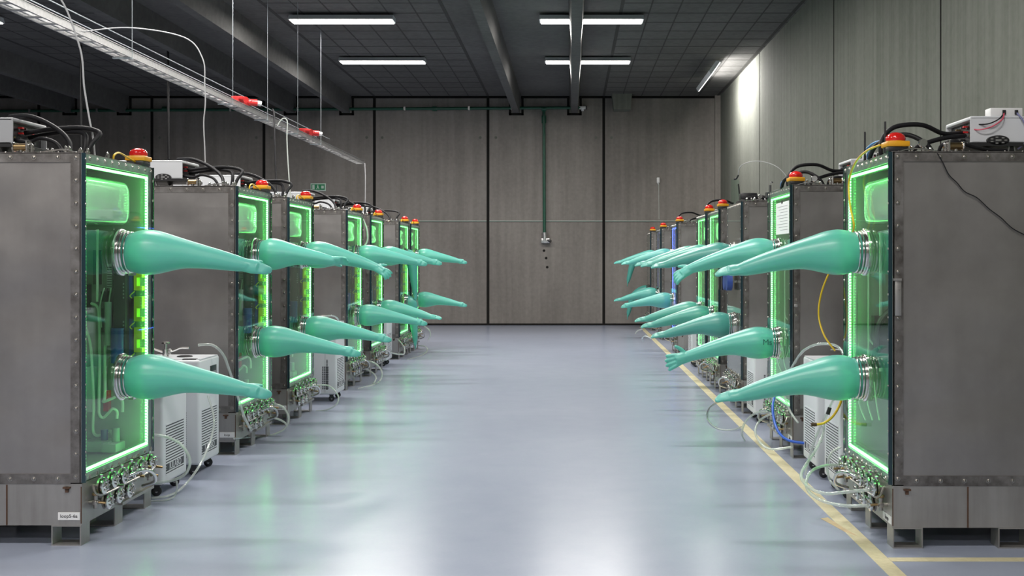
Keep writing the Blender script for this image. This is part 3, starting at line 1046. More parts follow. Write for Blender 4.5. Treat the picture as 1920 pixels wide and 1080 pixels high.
    for q, (x, y) in enumerate(((0.07, 0.10), (0.11, 0.06), (0.15, 0.11), (0.20, 0.07), (0.25, 0.12), (0.31, 0.08), (0.10, 0.25), (0.17, 0.30), (0.08, 0.45))):
        h = 0.02 + rnd.random() * 0.025
        r = 0.007 + rnd.random() * 0.005
        part('roof_fitting', 'fit%d' % q, lambda b, h=h, r=r: (b.cyl((0, 0, 0), (0, 0, h), r, 10, 0), b.lathe((0, 0, h * 0.5), (0, 0, 1), [(0, 0.014), (0.008, 0.014)], 6, 0), b.dome((0, 0, h), (0, 0, 1), 0.009, 0.008, 8, 0)),
             'chrome', t, (-s * x, y, TOP + 0.002))

    def coupling(b):
        b.cyl((-s * 0.33, 0.07, TOP + 0.035), (-s * 0.39, 0.07, TOP + 0.035), 0.019, 14, 1)
        b.torus((-s * 0.395, 0.07, TOP + 0.035), (1, 0, 0), 0.022, 0.005, 18, 6, 0)
        b.box(-s * 0.325, -s * 0.318, 0.045, 0.095, TOP, TOP + 0.065, 0)
        b.cyl((-s * 0.36, 0.07, TOP), (-s * 0.36, 0.07, TOP + 0.03), 0.012, 10, 0)
    part('roof_coupling', S + 'coup', coupling, ['chrome', 'brass'], t)
    part('roof_pipe', S + 'roofpipe', lambda b: b.tube([(-s * 0.06, 0.03, TOP + 0.004), (-s * 0.14, 0.035, TOP + 0.02), (-s * 0.26, 0.03, TOP + 0.004)], 0.004, 6, 0), 'chrome', t)
    if side == 'R':
        part('roof_fitting', 'gauge', lambda b: (b.cyl((0.19, 0.06, TOP), (0.19, 0.06, TOP + 0.035), 0.006, 8), b.lathe((0.19, 0.045, TOP + 0.05), (0, 1, 0), [(0, 0.02), (0.02, 0.022), (0.024, 0.01)], 18)), 'chrome', t)

    if name_plate:
        if side == 'L':
            pl = part('name_plate', 'plateL', lambda b: b.box(-0.055, 0.055, -0.002, 0.002, -0.019, 0.019), 'sign_white' if False else 'white_plastic', t, (-0.083, 0.0005, 0.15))
            put('lettering', text_mesh(name_plate, 0.0245, 'ink'), pl, (0, -0.0026, 0), (PI / 2, 0, 0))
        else:
            pl = part('name_plate', 'plateR', lambda b: b.box(-0.0015, 0.0015, -0.07, 0.07, -0.019, 0.019), 'white_plastic', t, (0.018, 0.085, 0.135))
            put('lettering', text_mesh(name_plate, 0.031, 'ink'), pl, (-0.0026, 0, 0), (PI / 2, 0, -PI / 2))
    return t


lefts = [5.52, 8.06, 9.53, 12.02, 13.45, 15.72, 16.82]
rights = [5.47, 7.93, 10.22, 11.77, 12.93, 16.46, 19.4, 21.9]
CABL = [
    cabinet('L', lefts[0], 'nearest steel glovebox of the left row, cut by the frame edge, green-lit window', gloves=('point', 'point'), name_plate='loop5-6a'),
    cabinet('L', lefts[1], 'second green-lit steel glovebox from the camera in the left row, beyond two chillers', gloves=('slack', 'point'), name_plate='loop'),
    cabinet('L', lefts[2], 'third green-lit steel glovebox of the left row, close behind the second', gloves=('drop_hand', 'point'), name_plate='loop'),
    cabinet('L', lefts[3], 'fourth green-lit steel glovebox of the left row, behind a single white chiller', gloves=('point', 'point')),
    cabinet('L', lefts[4], 'fifth green-lit steel glovebox of the left row, close behind the fourth', gloves=('point', 'point_low')),
    cabinet('L', lefts[5], 'sixth steel glovebox of the left row, both its gloves hanging limp', gloves=('limp', 'limp'), glove_mat_name='glove_dark'),
    cabinet('L', lefts[6], 'farthest green-lit steel glovebox of the left row', gloves=('point', 'point')),
]
CABR = [
    cabinet('R', rights[0], 'nearest steel glovebox of the right row, cut by the frame edge, wide bare side panel', gloves=('point_low', 'point_low'), interior='sparse', name_plate='loop'),
    cabinet('R', rights[1], 'second steel glovebox of the right row, white note sheet in its window', gloves=('drop_hand', 'open'), interior='notes', name_plate='loop', extra='marks'),
    cabinet('R', rights[2], 'third steel glovebox of the right row, unlit brown window', led=None, beacon=False, gloves=('point_low', 'point_low'), interior='none', glove_mat_name='glove_dark'),
    cabinet('R', rights[3], 'fourth steel glovebox of the right row, green light strip, behind the unlit one', gloves=('point_low', 'point_low'), interior='sparse', glove_mat_name='glove_dark'),
    cabinet('R', rights[4], 'fifth steel glovebox of the right row, green light strip, close behind the fourth', gloves=('point_low', 'point_low'), interior='sparse', glove_mat_name='glove_dark'),
    cabinet('R', rights[5], 'blue-lit steel glovebox far down the right row', led='led_blue', gloves=('point_low', 'point'), interior='sparse'),
    cabinet('R', rights[6], 'dim violet-lit steel glovebox, second from the end of the right row', led='led_violet', gloves=('point_low', 'point_low'), interior='sparse'),
    cabinet('R', rights[7], 'farthest unlit steel glovebox of the right row, gloves bent down at the elbow', led=None, gloves=('bent', 'bent'), interior='none', glove_mat_name='glove_dark'),
]

# things fixed to single cabinets
c = CABR[0]
part('wire', 'sidewire', lambda b: b.tube([(0.22, 0.04, TOP + 0.01), (0.245, 0.0, TOP - 0.01), (0.27, -0.006, 1.93), (0.30, -0.006, 1.87), (0.34, -0.006, 1.83), (0.38, -0.006, 1.785), (0.44, -0.006, 1.755),
                                           (0.50, -0.006, 1.70), (0.56, -0.006, 1.655), (0.62, -0.006, 1.60), (0.70, -0.006, 1.56)], 0.0028, 6), 'black_rubber', c)['label'] = 'thin black wire trailing down the side panel'
part('latch', 'latch', lambda b: (b.box(0.030, 0.062, -0.012, 0.002, 1.165, 1.34, 0, 0.002), b.cyl((0.05, -0.012, 1.30), (0.05, -0.016, 1.30), 0.005, 8, 0), b.box(0.022, 0.06, -0.02, 0.0, 1.34, 1.352, 0)), 'steel_skirt', c)
for ay in (0.10, 0.55):
    part('antenna', 'antenna', lambda b: (b.cyl((0, 0, 0), (0, 0, 0.03), 0.008, 10), b.cyl((0, 0, 0.03), (0, 0, 0.16), 0.0055, 8)), 'black_plastic', c, (0.03 if ay > 0.3 else 0.012, ay, TOP + 0.003))
part('roof_hose', 'bluehose', lambda b: (b.tube([(0.05, 0.62, TOP), (0.045, 0.60, TOP + 0.06), (0.05, 0.45, TOP + 0.09), (0.06, 0.30, TOP + 0.085), (0.07, 0.2, TOP + 0.05)], 0.006, 8),
                                         b.tube([(0.08, 0.66, TOP), (0.07, 0.64, TOP + 0.05), (0.07, 0.50, TOP + 0.075), (0.08, 0.32, TOP + 0.07)], 0.005, 8)), 'light_blue_hose', c)
c = CABR[1]
part('roof_hose', 'bluehose2', lambda b: b.tube([(0.04, 0.55, TOP), (0.035, 0.50, TOP + 0.05), (0.04, 0.35, TOP + 0.06), (0.05, 0.25, TOP + 0.02)], 0.006, 8), 'light_blue_hose', c)
part('latch', 'latch2', lambda b: b.box(0.030, 0.055, -0.012, 0.002, 1.10, 1.12, 0, 0.002), 'steel_skirt', c)
c = CABR[2]
# clamp bar across the unlit window
part('clamp_bar', 'clampbar', lambda b: ([b.cyl((-0.05, y, 1.23), (-0.10, y, 1.23), 0.085, 18, 0) for y in (0.25, 0.42)], b.box(-0.075, -0.065, 0.20, 0.85, 1.245, 1.262, 1),
                                         b.box(-0.05, -0.1, 0.56, 0.64, 1.14, 1.33, 2), b.box(-0.05, -0.1, 0.74, 0.80, 1.14, 1.33, 2), b.box(0.0, -0.06, 0.24, 0.43, 1.22, 1.24, 1), b.box(0.0, -0.06, 0.58, 0.78, 1.22, 1.24, 1)),
     ['blue_plastic', 'chrome', 'black_plastic'], c)['label'] = 'dark blue and black clamp bar'


# ------------------------------------------------------------------ power units on the roofs
def power_unit(side, dist, label, mat='white_paint', top_box=False, full=True):
    s = 1 if side == 'L' else -1
    X0 = -2.45 if side == 'L' else 1.59
    t = thing('power_supply', label, 'power supply', (X0, dist, TOP + 0.003), 'power supplies on the cabinet roofs')
    S = side
    x0, x1, y0, y1, z0, z1 = 0.52, 1.15, 0.30, 0.68, 0.075, 0.215

    def case(b):
        b.box(-s * x0, -s * x1, y0, y0 + 0.006, z0, z1 - 0.008)
        b.box(-s * x0, -s * x1, y1 - 0.006, y1, z0, z1 - 0.008)
        b.box(-s * x0, -s * x1, y0, y1, z1 - 0.02, z1, 0, 0.007)
        b.box(-s * (x0 + 0.01), -s * x1, y0, y1, z0, z0 + 0.006)
        b.box(-s * (x1 - 0.006), -s * x1, y0, y1, z0, z1 - 0.008)
    part('case', S + 'case' + mat, case, mat, t)

    def board(b):
        b.box(-s * (x0 + 0.03), -s * (x0 + 0.3), y0 + 0.008, y1 - 0.008, z0 + 0.008, z1 - 0.022, 0)
        rnd = random.Random(5)
        for k in range(14):
            y = y0 + 0.02 + rnd.random() * 0.32
            z = z0 + 0.015 + rnd.random() * 0.08
            b.box(-s * (x0 + 0.005), -s * (x0 + 0.035), y, y + 0.012 + rnd.random() * 0.014, z, z + 0.009, rnd.choice((0, 1, 1, 2, 0, 3)))
    part('connector_panel', S + 'board', board, ['black_plastic', 'steel_dark', 'brass', 'red_plastic'], t)

    def fan(b):
        def oval(a, c, k=26):
            return [(-s * 0.66 + math.cos(2 * PI * q / k) * a, z0 + 0.01 + math.sin(2 * PI * q / k) * c) for q in range(k)]
        b.prism(oval(0.058, 0.026), y0 - 0.02, y0 + 0.004, 'y', 0)
        for k in range(7):
            a = k * 2 * PI / 7
            cx, cz = -s * 0.66 + math.cos(a) * 0.038, z0 + 0.01 + math.sin(a) * 0.016
            b.box(cx - 0.007, cx + 0.007, y0 - 0.022, y0 - 0.019, cz - 0.003, cz + 0.003, 1)
        b.box(-s * 0.66 - 0.015, -s * 0.66 + 0.015, y0 - 0.022, y0 - 0.019, z0 + 0.006, z0 + 0.014, 1)
    part('fan', S + 'fan', fan, ['black_plastic', 'galvanised'], t)

    def leg(b):
        b.prism([(0, 0), (0.05, 0), (0.038, z0), (0.012, z0)], 0, 0.012, 'y', 0)
        b.prism([(0.0, 0), (0.006, 0), (0.018, z0), (0.012, z0)], -0.004, 0.016, 'y', 1)
        b.prism([(0.044, 0), (0.05, 0), (0.038, z0), (0.032, z0)], -0.004, 0.016, 'y', 1)
    for lx in (0.74, 1.08):
        for ly in (y0 + 0.01, y1 - 0.03):
            part('leg', 'psleg', leg, ['black_plastic', 'galvanised'], t, (-s * lx - 0.025, ly, 0))
    part('base_plate', S + 'psbase', lambda b: b.box(-s * 0.50, -s * 1.16, y0 - 0.02, y1 + 0.02, z0 - 0.02, z0 - 0.001), 'black_plastic', t)

    ym = 0.42
    cabs = [[(0.60, ym, 0.232), (0.50, ym - 0.02, 0.235), (0.42, ym - 0.04, 0.215), (0.33, ym - 0.08, 0.175), (0.25, ym - 0.12, 0.125), (0.20, ym - 0.16, 0.075), (0.18, ym - 0.2, 0.02), (0.18, ym - 0.2, 0)],
            [(0.54, ym + 0.05, 0.15), (0.40, ym + 0.02, 0.165), (0.25, ym - 0.02, 0.17), (0.14, ym - 0.06, 0.16), (0.065, ym - 0.1, 0.13), (0.09, ym - 0.14, 0.07), (0.115, ym - 0.16, 0.0)],
            [(0.54, ym + 0.10, 0.13), (0.42, ym + 0.06, 0.145), (0.28, ym + 0.0, 0.15), (0.17, ym - 0.06, 0.135), (0.14, ym - 0.1, 0.09), (0.145, ym - 0.12, 0.0)],
            [(0.54, ym - 0.06, 0.10), (0.44, ym - 0.10, 0.085), (0.36, ym - 0.14, 0.10), (0.26, ym - 0.18, 0.07), (0.21, ym - 0.2, 0.0)]]
    if side == 'R':
        cabs = [[(0.53, ym + 0.02, 0.14), (0.40, ym - 0.05, 0.13), (0.27, ym - 0.1, 0.17), (0.13, ym - 0.12, 0.16), (0.06, ym - 0.14, 0.11), (0.035, ym - 0.16, 0.05), (0.04, ym - 0.16, 0)],
                [(0.53, ym - 0.02, 0.12), (0.40, ym - 0.06, 0.105), (0.26, ym - 0.08, 0.06), (0.2, ym - 0.1, 0.0)],
                [(0.30, ym - 0.2, 0.0), (0.26, ym - 0.2, 0.06), (0.18, ym - 0.16, 0.11), (0.10, ym - 0.14, 0.10), (0.03, ym - 0.08, 0.06), (0.02, ym, 0.0)],
                [(0.33, ym - 0.18, 0.0), (0.34, ym - 0.2, 0.05), (0.40, ym - 0.22, 0.07), (0.50, ym - 0.2, 0.045), (0.60, ym - 0.17, 0.03), (0.70, ym - 0.14, 0.03)]]
    for k, pts in enumerate(cabs if full else cabs[:2]):
        part('power_cable', S + 'pc%d' % k, lambda b, pts=pts: b.tube([(-s * x, y, z) for (x, y, z) in pts], 0.0125 if k < 3 else 0.010, 10), 'black_rubber', t)
    if top_box:
        jb = part('junction_box', 'jbox', lambda b: b.box(0.63, 0.80, y0 + 0.01, y0 + 0.09, z1, z1 + 0.045, 0, 0.004), 'white_plastic', t)
        part('lead', 'jb1', lambda b: b.tube([(0.70, y0 + 0.008, z1 + 0.02), (0.68, y0 - 0.02, z1 - 0.02), (0.62, y0 - 0.03, z1 - 0.06), (0.56, y0 - 0.02, z1 - 0.075), (0.53, y0 + 0.02, z1 - 0.065)], 0.0035, 6), 'pink_wire', jb)
        part('lead', 'jb2', lambda b: b.tube([(0.70, y0 + 0.008, z1 + 0.015), (0.66, y0 - 0.02, z1 - 0.02), (0.60, y0 - 0.02, z1 - 0.045), (0.53, y0 + 0.03, z1 - 0.04)], 0.0035, 6), 'black_rubber', jb)
        part('lead', 'jb3', lambda b: b.tube([(0.765, y0 + 0.008, z1 + 0.02), (0.785, y0 - 0.02, z1 - 0.02), (0.81, y0 - 0.025, z1 - 0.08), (0.80, y0 - 0.02, z1 - 0.14), (0.77, y0, z1 - 0.175)], 0.0045, 6), 'violet_wire', jb)
        for cx in (0.70, 0.765):
            part('clip', 'jbc%.2f' % cx, lambda b, cx=cx: b.box(cx - 0.008, cx + 0.008, y0 + 0.002, y0 + 0.012, z1 + 0.008, z1 + 0.032), 'black_plastic', jb)
    return t


power_unit('L', lefts[0], 'open-ended power supply coloured grey for shade on the nearest left cabinet, cut by the left frame edge', 'grey_plastic')  # grey case colour stands in for the shadow this unit lies in
power_unit('L', lefts[1], 'white power supply on the second left cabinet, right of the first signal lamp')
power_unit('L', lefts[2], 'white power supply on the third left cabinet, just left of a red signal lamp')
power_unit('L', lefts[3], 'white power supply on the fourth cabinet of the left row')
power_unit('L', lefts[4], 'white power supply on the fifth cabinet of the left row')
power_unit('L', lefts[5], 'white power supply on the sixth cabinet of the left row', full=False)
power_unit('R', rights[0], 'white power supply with a small junction box on the nearest right cabinet', top_box=True)
power_unit('R', rights[1], 'white power supply on the second right cabinet, behind two antennas', top_box=True)
power_unit('R', rights[4], 'white power supply on the fifth cabinet of the right row', full=False)
power_unit('R', rights[5], 'white power supply on the blue-lit cabinet', full=False)

# open frame of clear sheet and instruments on the unlit cabinet
t = thing('instrument_stand', 'dark instrument stand with a clear sheet on the unlit right cabinet', 'instrument', (1.59, rights[2], TOP + 0.003))
part('base', 'isb', lambda b: (b.box(0.05, 0.50, 0.30, 0.62, 0.0, 0.03, 0, 0.004), b.tube([(0.10, 0.35, 0.03), (0.22, 0.38, 0.06), (0.40, 0.36, 0.03)], 0.02, 8), b.box(0.06, 0.22, 0.38, 0.50, 0.03, 0.10, 0, 0.01)), 'black_plastic', t)
part('clear_sheet', 'iss', lambda b: b.box(0.005, 0.085, 0.655, 0.661, 0.0, 0.25), 'acrylic', t)
part('arm', 'isa', lambda b: (b.cyl((0.09, 0.60, 0.0), (0.07, 0.60, 0.20), 0.008, 8), b.tube([(0.03, 0.62, 0.25), (0.05, 0.61, 0.255), (0.07, 0.60, 0.29)], 0.009, 8)), 'black_plastic', t)
part('valve_post', 'isv', lambda b: (b.cyl((0.33, 0.3, 0.0), (0.33, 0.3, 0.17), 0.012, 8), b.dome((0.345, 0.3, 0.19), (0, 0, 1), 0.014, 0.014, 8), b.cyl((0.30, 0.3, 0.05), (0.30, 0.3, 0.10), 0.018, 10), b.cyl((0.36, 0.3, 0.07), (0.36, 0.3, 0.10), 0.012, 8)), 'steel_dark', t)
part('box', 'isx', lambda b: b.box(0.40, 0.50, 0.25, 0.5, 0.03, 0.13), 'grey_plastic', t)
part('wire', 'isw', lambda b: b.tube([(0.07, 0.60, 0.29), (0.075, 0.55, 0.36), (0.13, 0.5, 0.40), (0.22, 0.4, 0.41), (0.32, 0.3, 0.38), (0.40, 0.2, 0.32), (0.47, 0.15, 0.22), (0.48, 0.15, 0.14)], 0.0035, 6), 'grey_cable', t)


# ------------------------------------------------------------------ chillers
def chiller(side, dist, label, wide=0.42, out=0.0, h=0.70, vent=False):
    s = 1 if side == 'L' else -1
    X0 = -2.47 + out if side == 'L' else 1.615 - out
    t = thing('recirculating_chiller', label, 'chiller', (X0, dist, 0), 'white chillers between the cabinets')
    S, w, dp, z0, z1 = side, wide, 0.48, 0.075, 0.075 + h
    key = S + 'ch%.2f' % h

    def body(b):
        b.box(0, -s * dp, 0, w, z0, z1, 0, 0.018, 3)
        b.box(-s * 0.11, -s * 0.114, -0.0008, 0.002, z0 + 0.02, z1 - 0.28, 1)
        b.box(-s * 0.004, -s * (dp - 0.05), 0.03, w - 0.03, z1 - 0.002, z1 + 0.004, 0)
    part('body', key + 'body', body, ['white_paint', 'grey_plastic'], t)

    def grille(b):
        b.box(s * 0.0002, -s * 0.004, 0.05, w - 0.06, z0 + 0.055, z0 + 0.36, 1)
        n = 18
        for k in range(n + 1):
            z = z0 + 0.055 + 0.305 * k / n
            b.box(s * 0.0022, -s * 0.002, 0.05, w - 0.06, z - 0.0045, z + 0.0045, 0)
        b.box(s * 0.0024, -s * 0.001, 0.055, w - 0.065, z0 + 0.075, z0 + 0.12, 1)
        # side row of square vents
        for k in range(22):
            z = z0 + 0.05 + k * 0.014
            b.box(-s * 0.085, -s * 0.10, -0.001, 0.002, z, z + 0.009, 1)
    part('grille', key + 'grille', grille, ['white_paint', 'grille_dark'], t)
    lt = put('lettering', text_mesh('JULABO', 0.058, 'white_paint'), t, (s * 0.003, w / 2 - 0.005, z0 + 0.097), (PI / 2, 0, s * PI / 2))

    if vent:
        def vents(b):
            for q in range(4):
                for k in range(13):
                    b.box(-s * (0.078 + q * 0.017), -s * (0.090 + q * 0.017), -0.001, 0.002, z0 + 0.055 + k * 0.018, z0 + 0.068 + k * 0.018)
        part('side_vent', key + 'vent', vents, 'grille_dark', t)

    def lid(b):
        b.box(-s * 0.01, -s * 0.012, 0.02, w - 0.02, z1 - 0.03, z1 - 0.012, 0)
        b.box(-s * 0.03, -s * 0.12, 0.02, 0.06, z1 - 0.001, z1 + 0.006, 0)
        b.lathe((-s * 0.17, w * 0.5, z1), (0, 0, 1), [(0, 0.055), (0.01, 0.05), (0.014, 0.03)], 20, 0)
    part('lid', key + 'lid', lid, 'black_plastic', t)

    def ctrl(b):
        b.box(s * 0.002, -s * 0.002, w - 0.20, w - 0.07, z1 - 0.17, z1 - 0.06, 0, 0.001)
        b.box(s * 0.003, -s * 0.002, w - 0.16, w - 0.12, z1 - 0.14, z1 - 0.10, 1)
        b.box(s * 0.003, -s * 0.002, w - 0.115, w - 0.09, z1 - 0.14, z1 - 0.10, 1)
    part('control_panel', key + 'ctrl', ctrl, ['black_plastic', 'grey_plastic'], t)

    def caster(b):
        b.lathe((0, -0.013, 0.03), (0, 1, 0), [(0, 0.012), (0.002, 0.026), (0.006, 0.03), (0.02, 0.03), (0.024, 0.026), (0.026, 0.012)], 20, 0)
        b.lathe((0, -0.015, 0.03), (0, 1, 0), [(0, 0.008), (0.03, 0.008)], 10, 1)
        b.box(-0.018, 0.018, -0.018, -0.014, 0.03, 0.074, 0)
        b.box(-0.018, 0.018, 0.014, 0.018, 0.03, 0.074, 0)
        b.box(-0.025, 0.025, -0.022, 0.022, 0.066, 0.076, 0)
    for cx in (0.06, dp - 0.06):
        for cy in (0.06, w - 0.06):
            part('caster', 'caster', caster, ['black_plastic', 'galvanised'], t, (-s * cx, cy, 0), (0, 0, 0.35 * s))

    def tap(b):
        b.cyl((-s * 0.30, w * 0.5, z1), (-s * 0.30, w * 0.5, z1 + 0.055), 0.022, 14)
        b.cyl((-s * 0.30, w * 0.5, z1 + 0.055), (-s * 0.30, w * 0.5, z1 + 0.09), 0.009, 10)
        b.lathe((-s * 0.30, w * 0.5, z1 + 0.09), (0, 0, 1), [(0, 0.01), (0.003, 0.028), (0.014, 0.026), (0.02, 0.01)], 16)
        b.tube([(-s * 0.30, w * 0.5, z1 + 0.03), (-s * 0.36, w * 0.5, z1 + 0.05), (-s * 0.40, w * 0.5, z1 + 0.065), (-s * 0.47, w * 0.5, z1 + 0.065)], 0.008, 8)
        b.tube([(-s * 0.30, w * 0.5, z1 + 0.03), (-s * 0.24, w * 0.5, z1 + 0.05), (-s * 0.20, w * 0.5, z1 + 0.065), (-s * 0.14, w * 0.5, z1 + 0.065)], 0.008, 8)
        b.lathe((-s * 0.27, w * 0.5, z1 + 0.04), (1, 0, 0), [(-0.008, 0.02), (0.008, 0.02)], 6)
    part('tap', key + 'tap', tap, 'chrome', t)
    return t


chiller('L', 6.62, 'white slatted chiller beside the nearest left cabinet, front of the pair')
chiller('L', 7.27, 'white chiller with a chrome tap on top, back one of the left pair')
chiller('L', 11.05, 'white chiller beyond the third left cabinet', h=0.72, out=0.10, vent=True)
chiller('L', 14.7, 'white chiller far down the left row, beyond the fifth cabinet')
chiller('R', 6.55, 'white slatted chiller half hidden by the nearest right cabinet window')
chiller('R', 7.18, 'white slatted chiller behind a blue hose, before the second right cabinet')
chiller('R', 9.62, 'white chiller beyond the second right cabinet, under a long glove')
chiller('R', 14.6, 'white chiller far down the right row, before the blue-lit cabinet')


# ------------------------------------------------------------------ loose hoses
def hose(name, label, pts, r, mat, cat='hose', group='loose hoses beside the cabinets'):
    b = B()
    b.tube([P(*p) for p in pts], r, 10, 0, 8)
    return single(name, b, mat, label, cat, group)


CT = 'clear_tube'
hose('clear_hose', 'clear hose looping in front of the front left chiller grille', [(287, 815, 6.47), (312, 819, 6.5), (340, 834, 6.5), (356, 862, 6.5), (348, 888, 6.5), (322, 901, 6.5), (286, 906, 6.45)], 0.0085, CT)
hose('clear_hose', 'clear hose sweeping from the back left chiller down to the floor', [(390, 742, 7.28), (401, 785, 7.22), (395, 825, 7.15), (374, 873, 6.95), (345, 911, 6.8), (318, 929, 6.65), (284, 934, 6.58)], 0.0075, CT)
hose('clear_hose', 'short clear hose hanging below the front left chiller to the floor', [(331, 902, 6.6), (332, 915, 6.6), (327, 930, 6.6), (310, 938, 6.54), (280, 940, 6.52)], 0.006, CT)
hose('clear_hose', 'clear hose arching from the chrome tap past the second left cabinet', [(372, 647, 7.5), (398, 647, 7.5), (418, 664, 7.55), (430, 694, 7.6), (445, 742, 7.7), (457, 778, 7.8), (468, 802, 7.9)], 0.009, CT)
hose('clear_hose', 'green-tinged clear hose looping off the second left cabinet manifold', [(513, 757, 8.9), (530, 763, 8.9), (540, 778, 8.9), (540, 793, 8.9), (531, 806, 8.9), (512, 815, 8.9), (485, 819, 8.88), (440, 822, 8.0)], 0.009, CT)
hose('clear_hose', 'lower clear hose crossing the one at the second left cabinet', [(508, 783, 8.85), (525, 787, 8.9), (537, 797, 8.9), (528, 808, 8.95), (508, 816, 8.9)], 0.008, CT)
hose('clear_hose', 'clear hose looping on the floor beyond the third left cabinet', [(594, 722, 10.5), (618, 724, 10.5), (634, 742, 10.45), (631, 758, 10.4), (614, 768, 10.4), (592, 771, 10.4)], 0.008, CT)
hose('clear_hose', 'clear hose over the top of the third left chiller', [(588, 602, 10.44), (606, 594, 10.7), (624, 592, 10.9), (634, 599, 11.1), (637, 614, 11.25)], 0.008, CT)
hose('clear_hose', 'large clear hose loop beside the fourth left cabinet', [(684, 676, 12.9), (703, 681, 12.9), (716, 697, 12.85), (713, 713, 12.8), (699, 722, 12.5), (670, 729, 12.2)], 0.010, CT)
hose('clear_hose', 'smaller clear hose loop inside the one by the fourth left cabinet', [(680, 691, 12.9), (696, 697, 12.85), (705, 708, 12.8), (700, 719, 12.65), (690, 725, 12.4)], 0.009, CT)
hose('clear_hose', 'white hose hanging from the roof of the fourth left cabinet', [(674, 398, 12.9), (681, 412, 12.95), (688, 430, 12.95), (689, 450, 12.95), (683, 461, 12.95), (676, 462, 12.95)], 0.010, 'pale_hose')
hose('clear_hose', 'clear hose on the floor beside the far left chiller', [(714, 655, 14.1), (735, 662, 14.4), (757, 664, 14.6), (757, 650, 14.9), (746, 636, 15.4)], 0.009, CT)
hose('clear_hose', 'clear hose loop at the farthest left cabinet window', [(796, 612, 17.6), (805, 619, 17.6), (807, 630, 17.6), (802, 638, 17.6)], 0.010, CT)
hose('clear_hose', 'clear hose loop on the floor at the end of the left row', [(784, 648, 17.0), (798, 650, 16.9), (801, 658, 16.8), (790, 667, 16.3), (764, 674, 15.7)], 0.010, CT)

hose('clear_hose', 'clear hose arching above the right chillers', [(1476, 704, 7.75), (1490, 680, 7.6), (1506, 658, 7.4), (1530, 646, 7.2), (1556, 645, 7.0), (1574, 652, 6.8), (1584, 668, 6.6)], 0.009, CT)
hose('clear_hose', 'big clear hose loop on the floor before the nearest right cabinet', [(1640, 917, 5.62), (1590, 922, 5.75), (1545, 925, 5.95), (1515, 912, 6.05), (1502, 892, 6.1), (1512, 870, 6.2), (1528, 845, 6.4), (1543, 815, 6.6), (1544, 798, 6.6)], 0.009, CT)
hose('clear_hose', 'second clear hose loop lying lower before the nearest right cabinet', [(1628, 948, 5.6), (1585, 948, 5.75), (1545, 940, 5.95), (1517, 922, 6.05), (1512, 900, 6.1), (1526, 880, 6.2), (1555, 872, 6.3), (1585, 874, 6.35)], 0.009, CT)
hose('clear_hose', 'clear hose hanging down the front of the right slatted chiller', [(1565, 745, 6.6), (1545, 785, 6.75), (1528, 825, 6.8), (1517, 860, 6.9), (1510, 890, 6.95)], 0.008, CT)
hose('clear_hose', 'thin clear hose curling at the near right chiller grille', [(1577, 838, 6.45), (1558, 850, 6.45), (1551, 875, 6.45), (1556, 900, 6.4), (1572, 918, 6.3)], 0.007, CT)
hose('clear_hose', 'clear hose loop in front of the second right cabinet manifold', [(1440, 772, 8.4), (1418, 774, 8.5), (1398, 790, 8.6), (1391, 812, 8.6), (1396, 826, 8.7)], 0.009, CT)
hose('clear_hose', 'clear hose curving over the tape by the second right cabinet', [(1445, 776, 8.3), (1425, 788, 8.4), (1416, 808, 8.3), (1424, 828, 8.25), (1445, 842, 8.1), (1485, 838, 7.9)], 0.009, CT)
hose('clear_hose', 'thin clear hose ring lying on the floor beside the tape line', [(1352, 748, 11.0), (1355, 742, 11.2), (1350, 750, 11.1), (1330, 765, 10.6), (1326, 785, 9.8), (1345, 803, 9.3), (1372, 806, 9.2), (1390, 800, 9.3)], 0.007, CT)
hose('clear_hose', 'pale hose hanging down the second right cabinet window', [(1469, 735, 7.9), (1475, 755, 7.88), (1484, 775, 7.85), (1496, 792, 7.75)], 0.008, CT)
hose('clear_hose', 'clear hose loop at the blue-lit cabinet foot', [(1222, 635, 16.9), (1210, 630, 17.0), (1204, 634, 17.2), (1206, 640, 17.3)], 0.012, CT)
hose('clear_hose', 'short clear hose arch at the end of the right row', [(1205, 617, 20), (1196, 620, 20), (1191, 626, 20)], 0.014, CT)
hose('yellow_cable', 'yellow cable running down the nearest right window and over the chillers',
     [(1650, 272, 5.62), (1625, 283, 5.75), (1604, 305, 5.95), (1592, 340, 6.1), (1594, 385, 6.05), (1601, 425, 6.0), (1590, 452, 6.2), (1566, 488, 6.5), (1553, 515, 6.6), (1540, 550, 6.65), (1535, 590, 6.65), (1545, 628, 6.6), (1566, 658, 6.55)], 0.0055, 'yellow_hose', 'cable')
b = B()
pts = [P(*p) for p in [(1580, 728, 6.5), (1576, 755, 6.5), (1562, 780, 6.5), (1545, 793, 6.5), (1530, 796, 6.5)]]
b.tube(pts, 0.0075, 10, 0, 8)
b.cyl(P(1531, 796, 6.5), P(1521, 796, 6.5), 0.011, 12, 1)
single('yellow_cable', b, ['yellow_hose', 'rust'], 'yellow cable end with a brown plug hanging in front of the right chiller', 'cable', 'loose hoses beside the cabinets')
b = B()
b.cyl(P(1552, 777, 6.5), P(1556, 764, 6.5), 0.012, 10, 1)
b.tube([P(1553, 772, 6.5), P(1545, 800, 6.52), P(1540, 830, 6.55)], 0.004, 6, 0)
b.tube([P(1555, 766, 6.5), P(1562, 748, 6.5), P(1570, 730, 6.5)], 0.004, 6, 0)
single('hose_coupling', b, ['clear_tube', 'black_plastic'], 'small black coupling on a thin clear hose before the right chiller', 'coupling')
hose('blue_hose', 'bright blue hose hanging from the second right cabinet to the chiller', [(1470, 712, 8.15), (1456, 735, 8.0), (1449, 760, 7.9), (1452, 790, 7.8), (1462, 813, 7.7), (1480, 826, 7.6), (1508, 831, 7.57)], 0.0095, 'blue_hose')

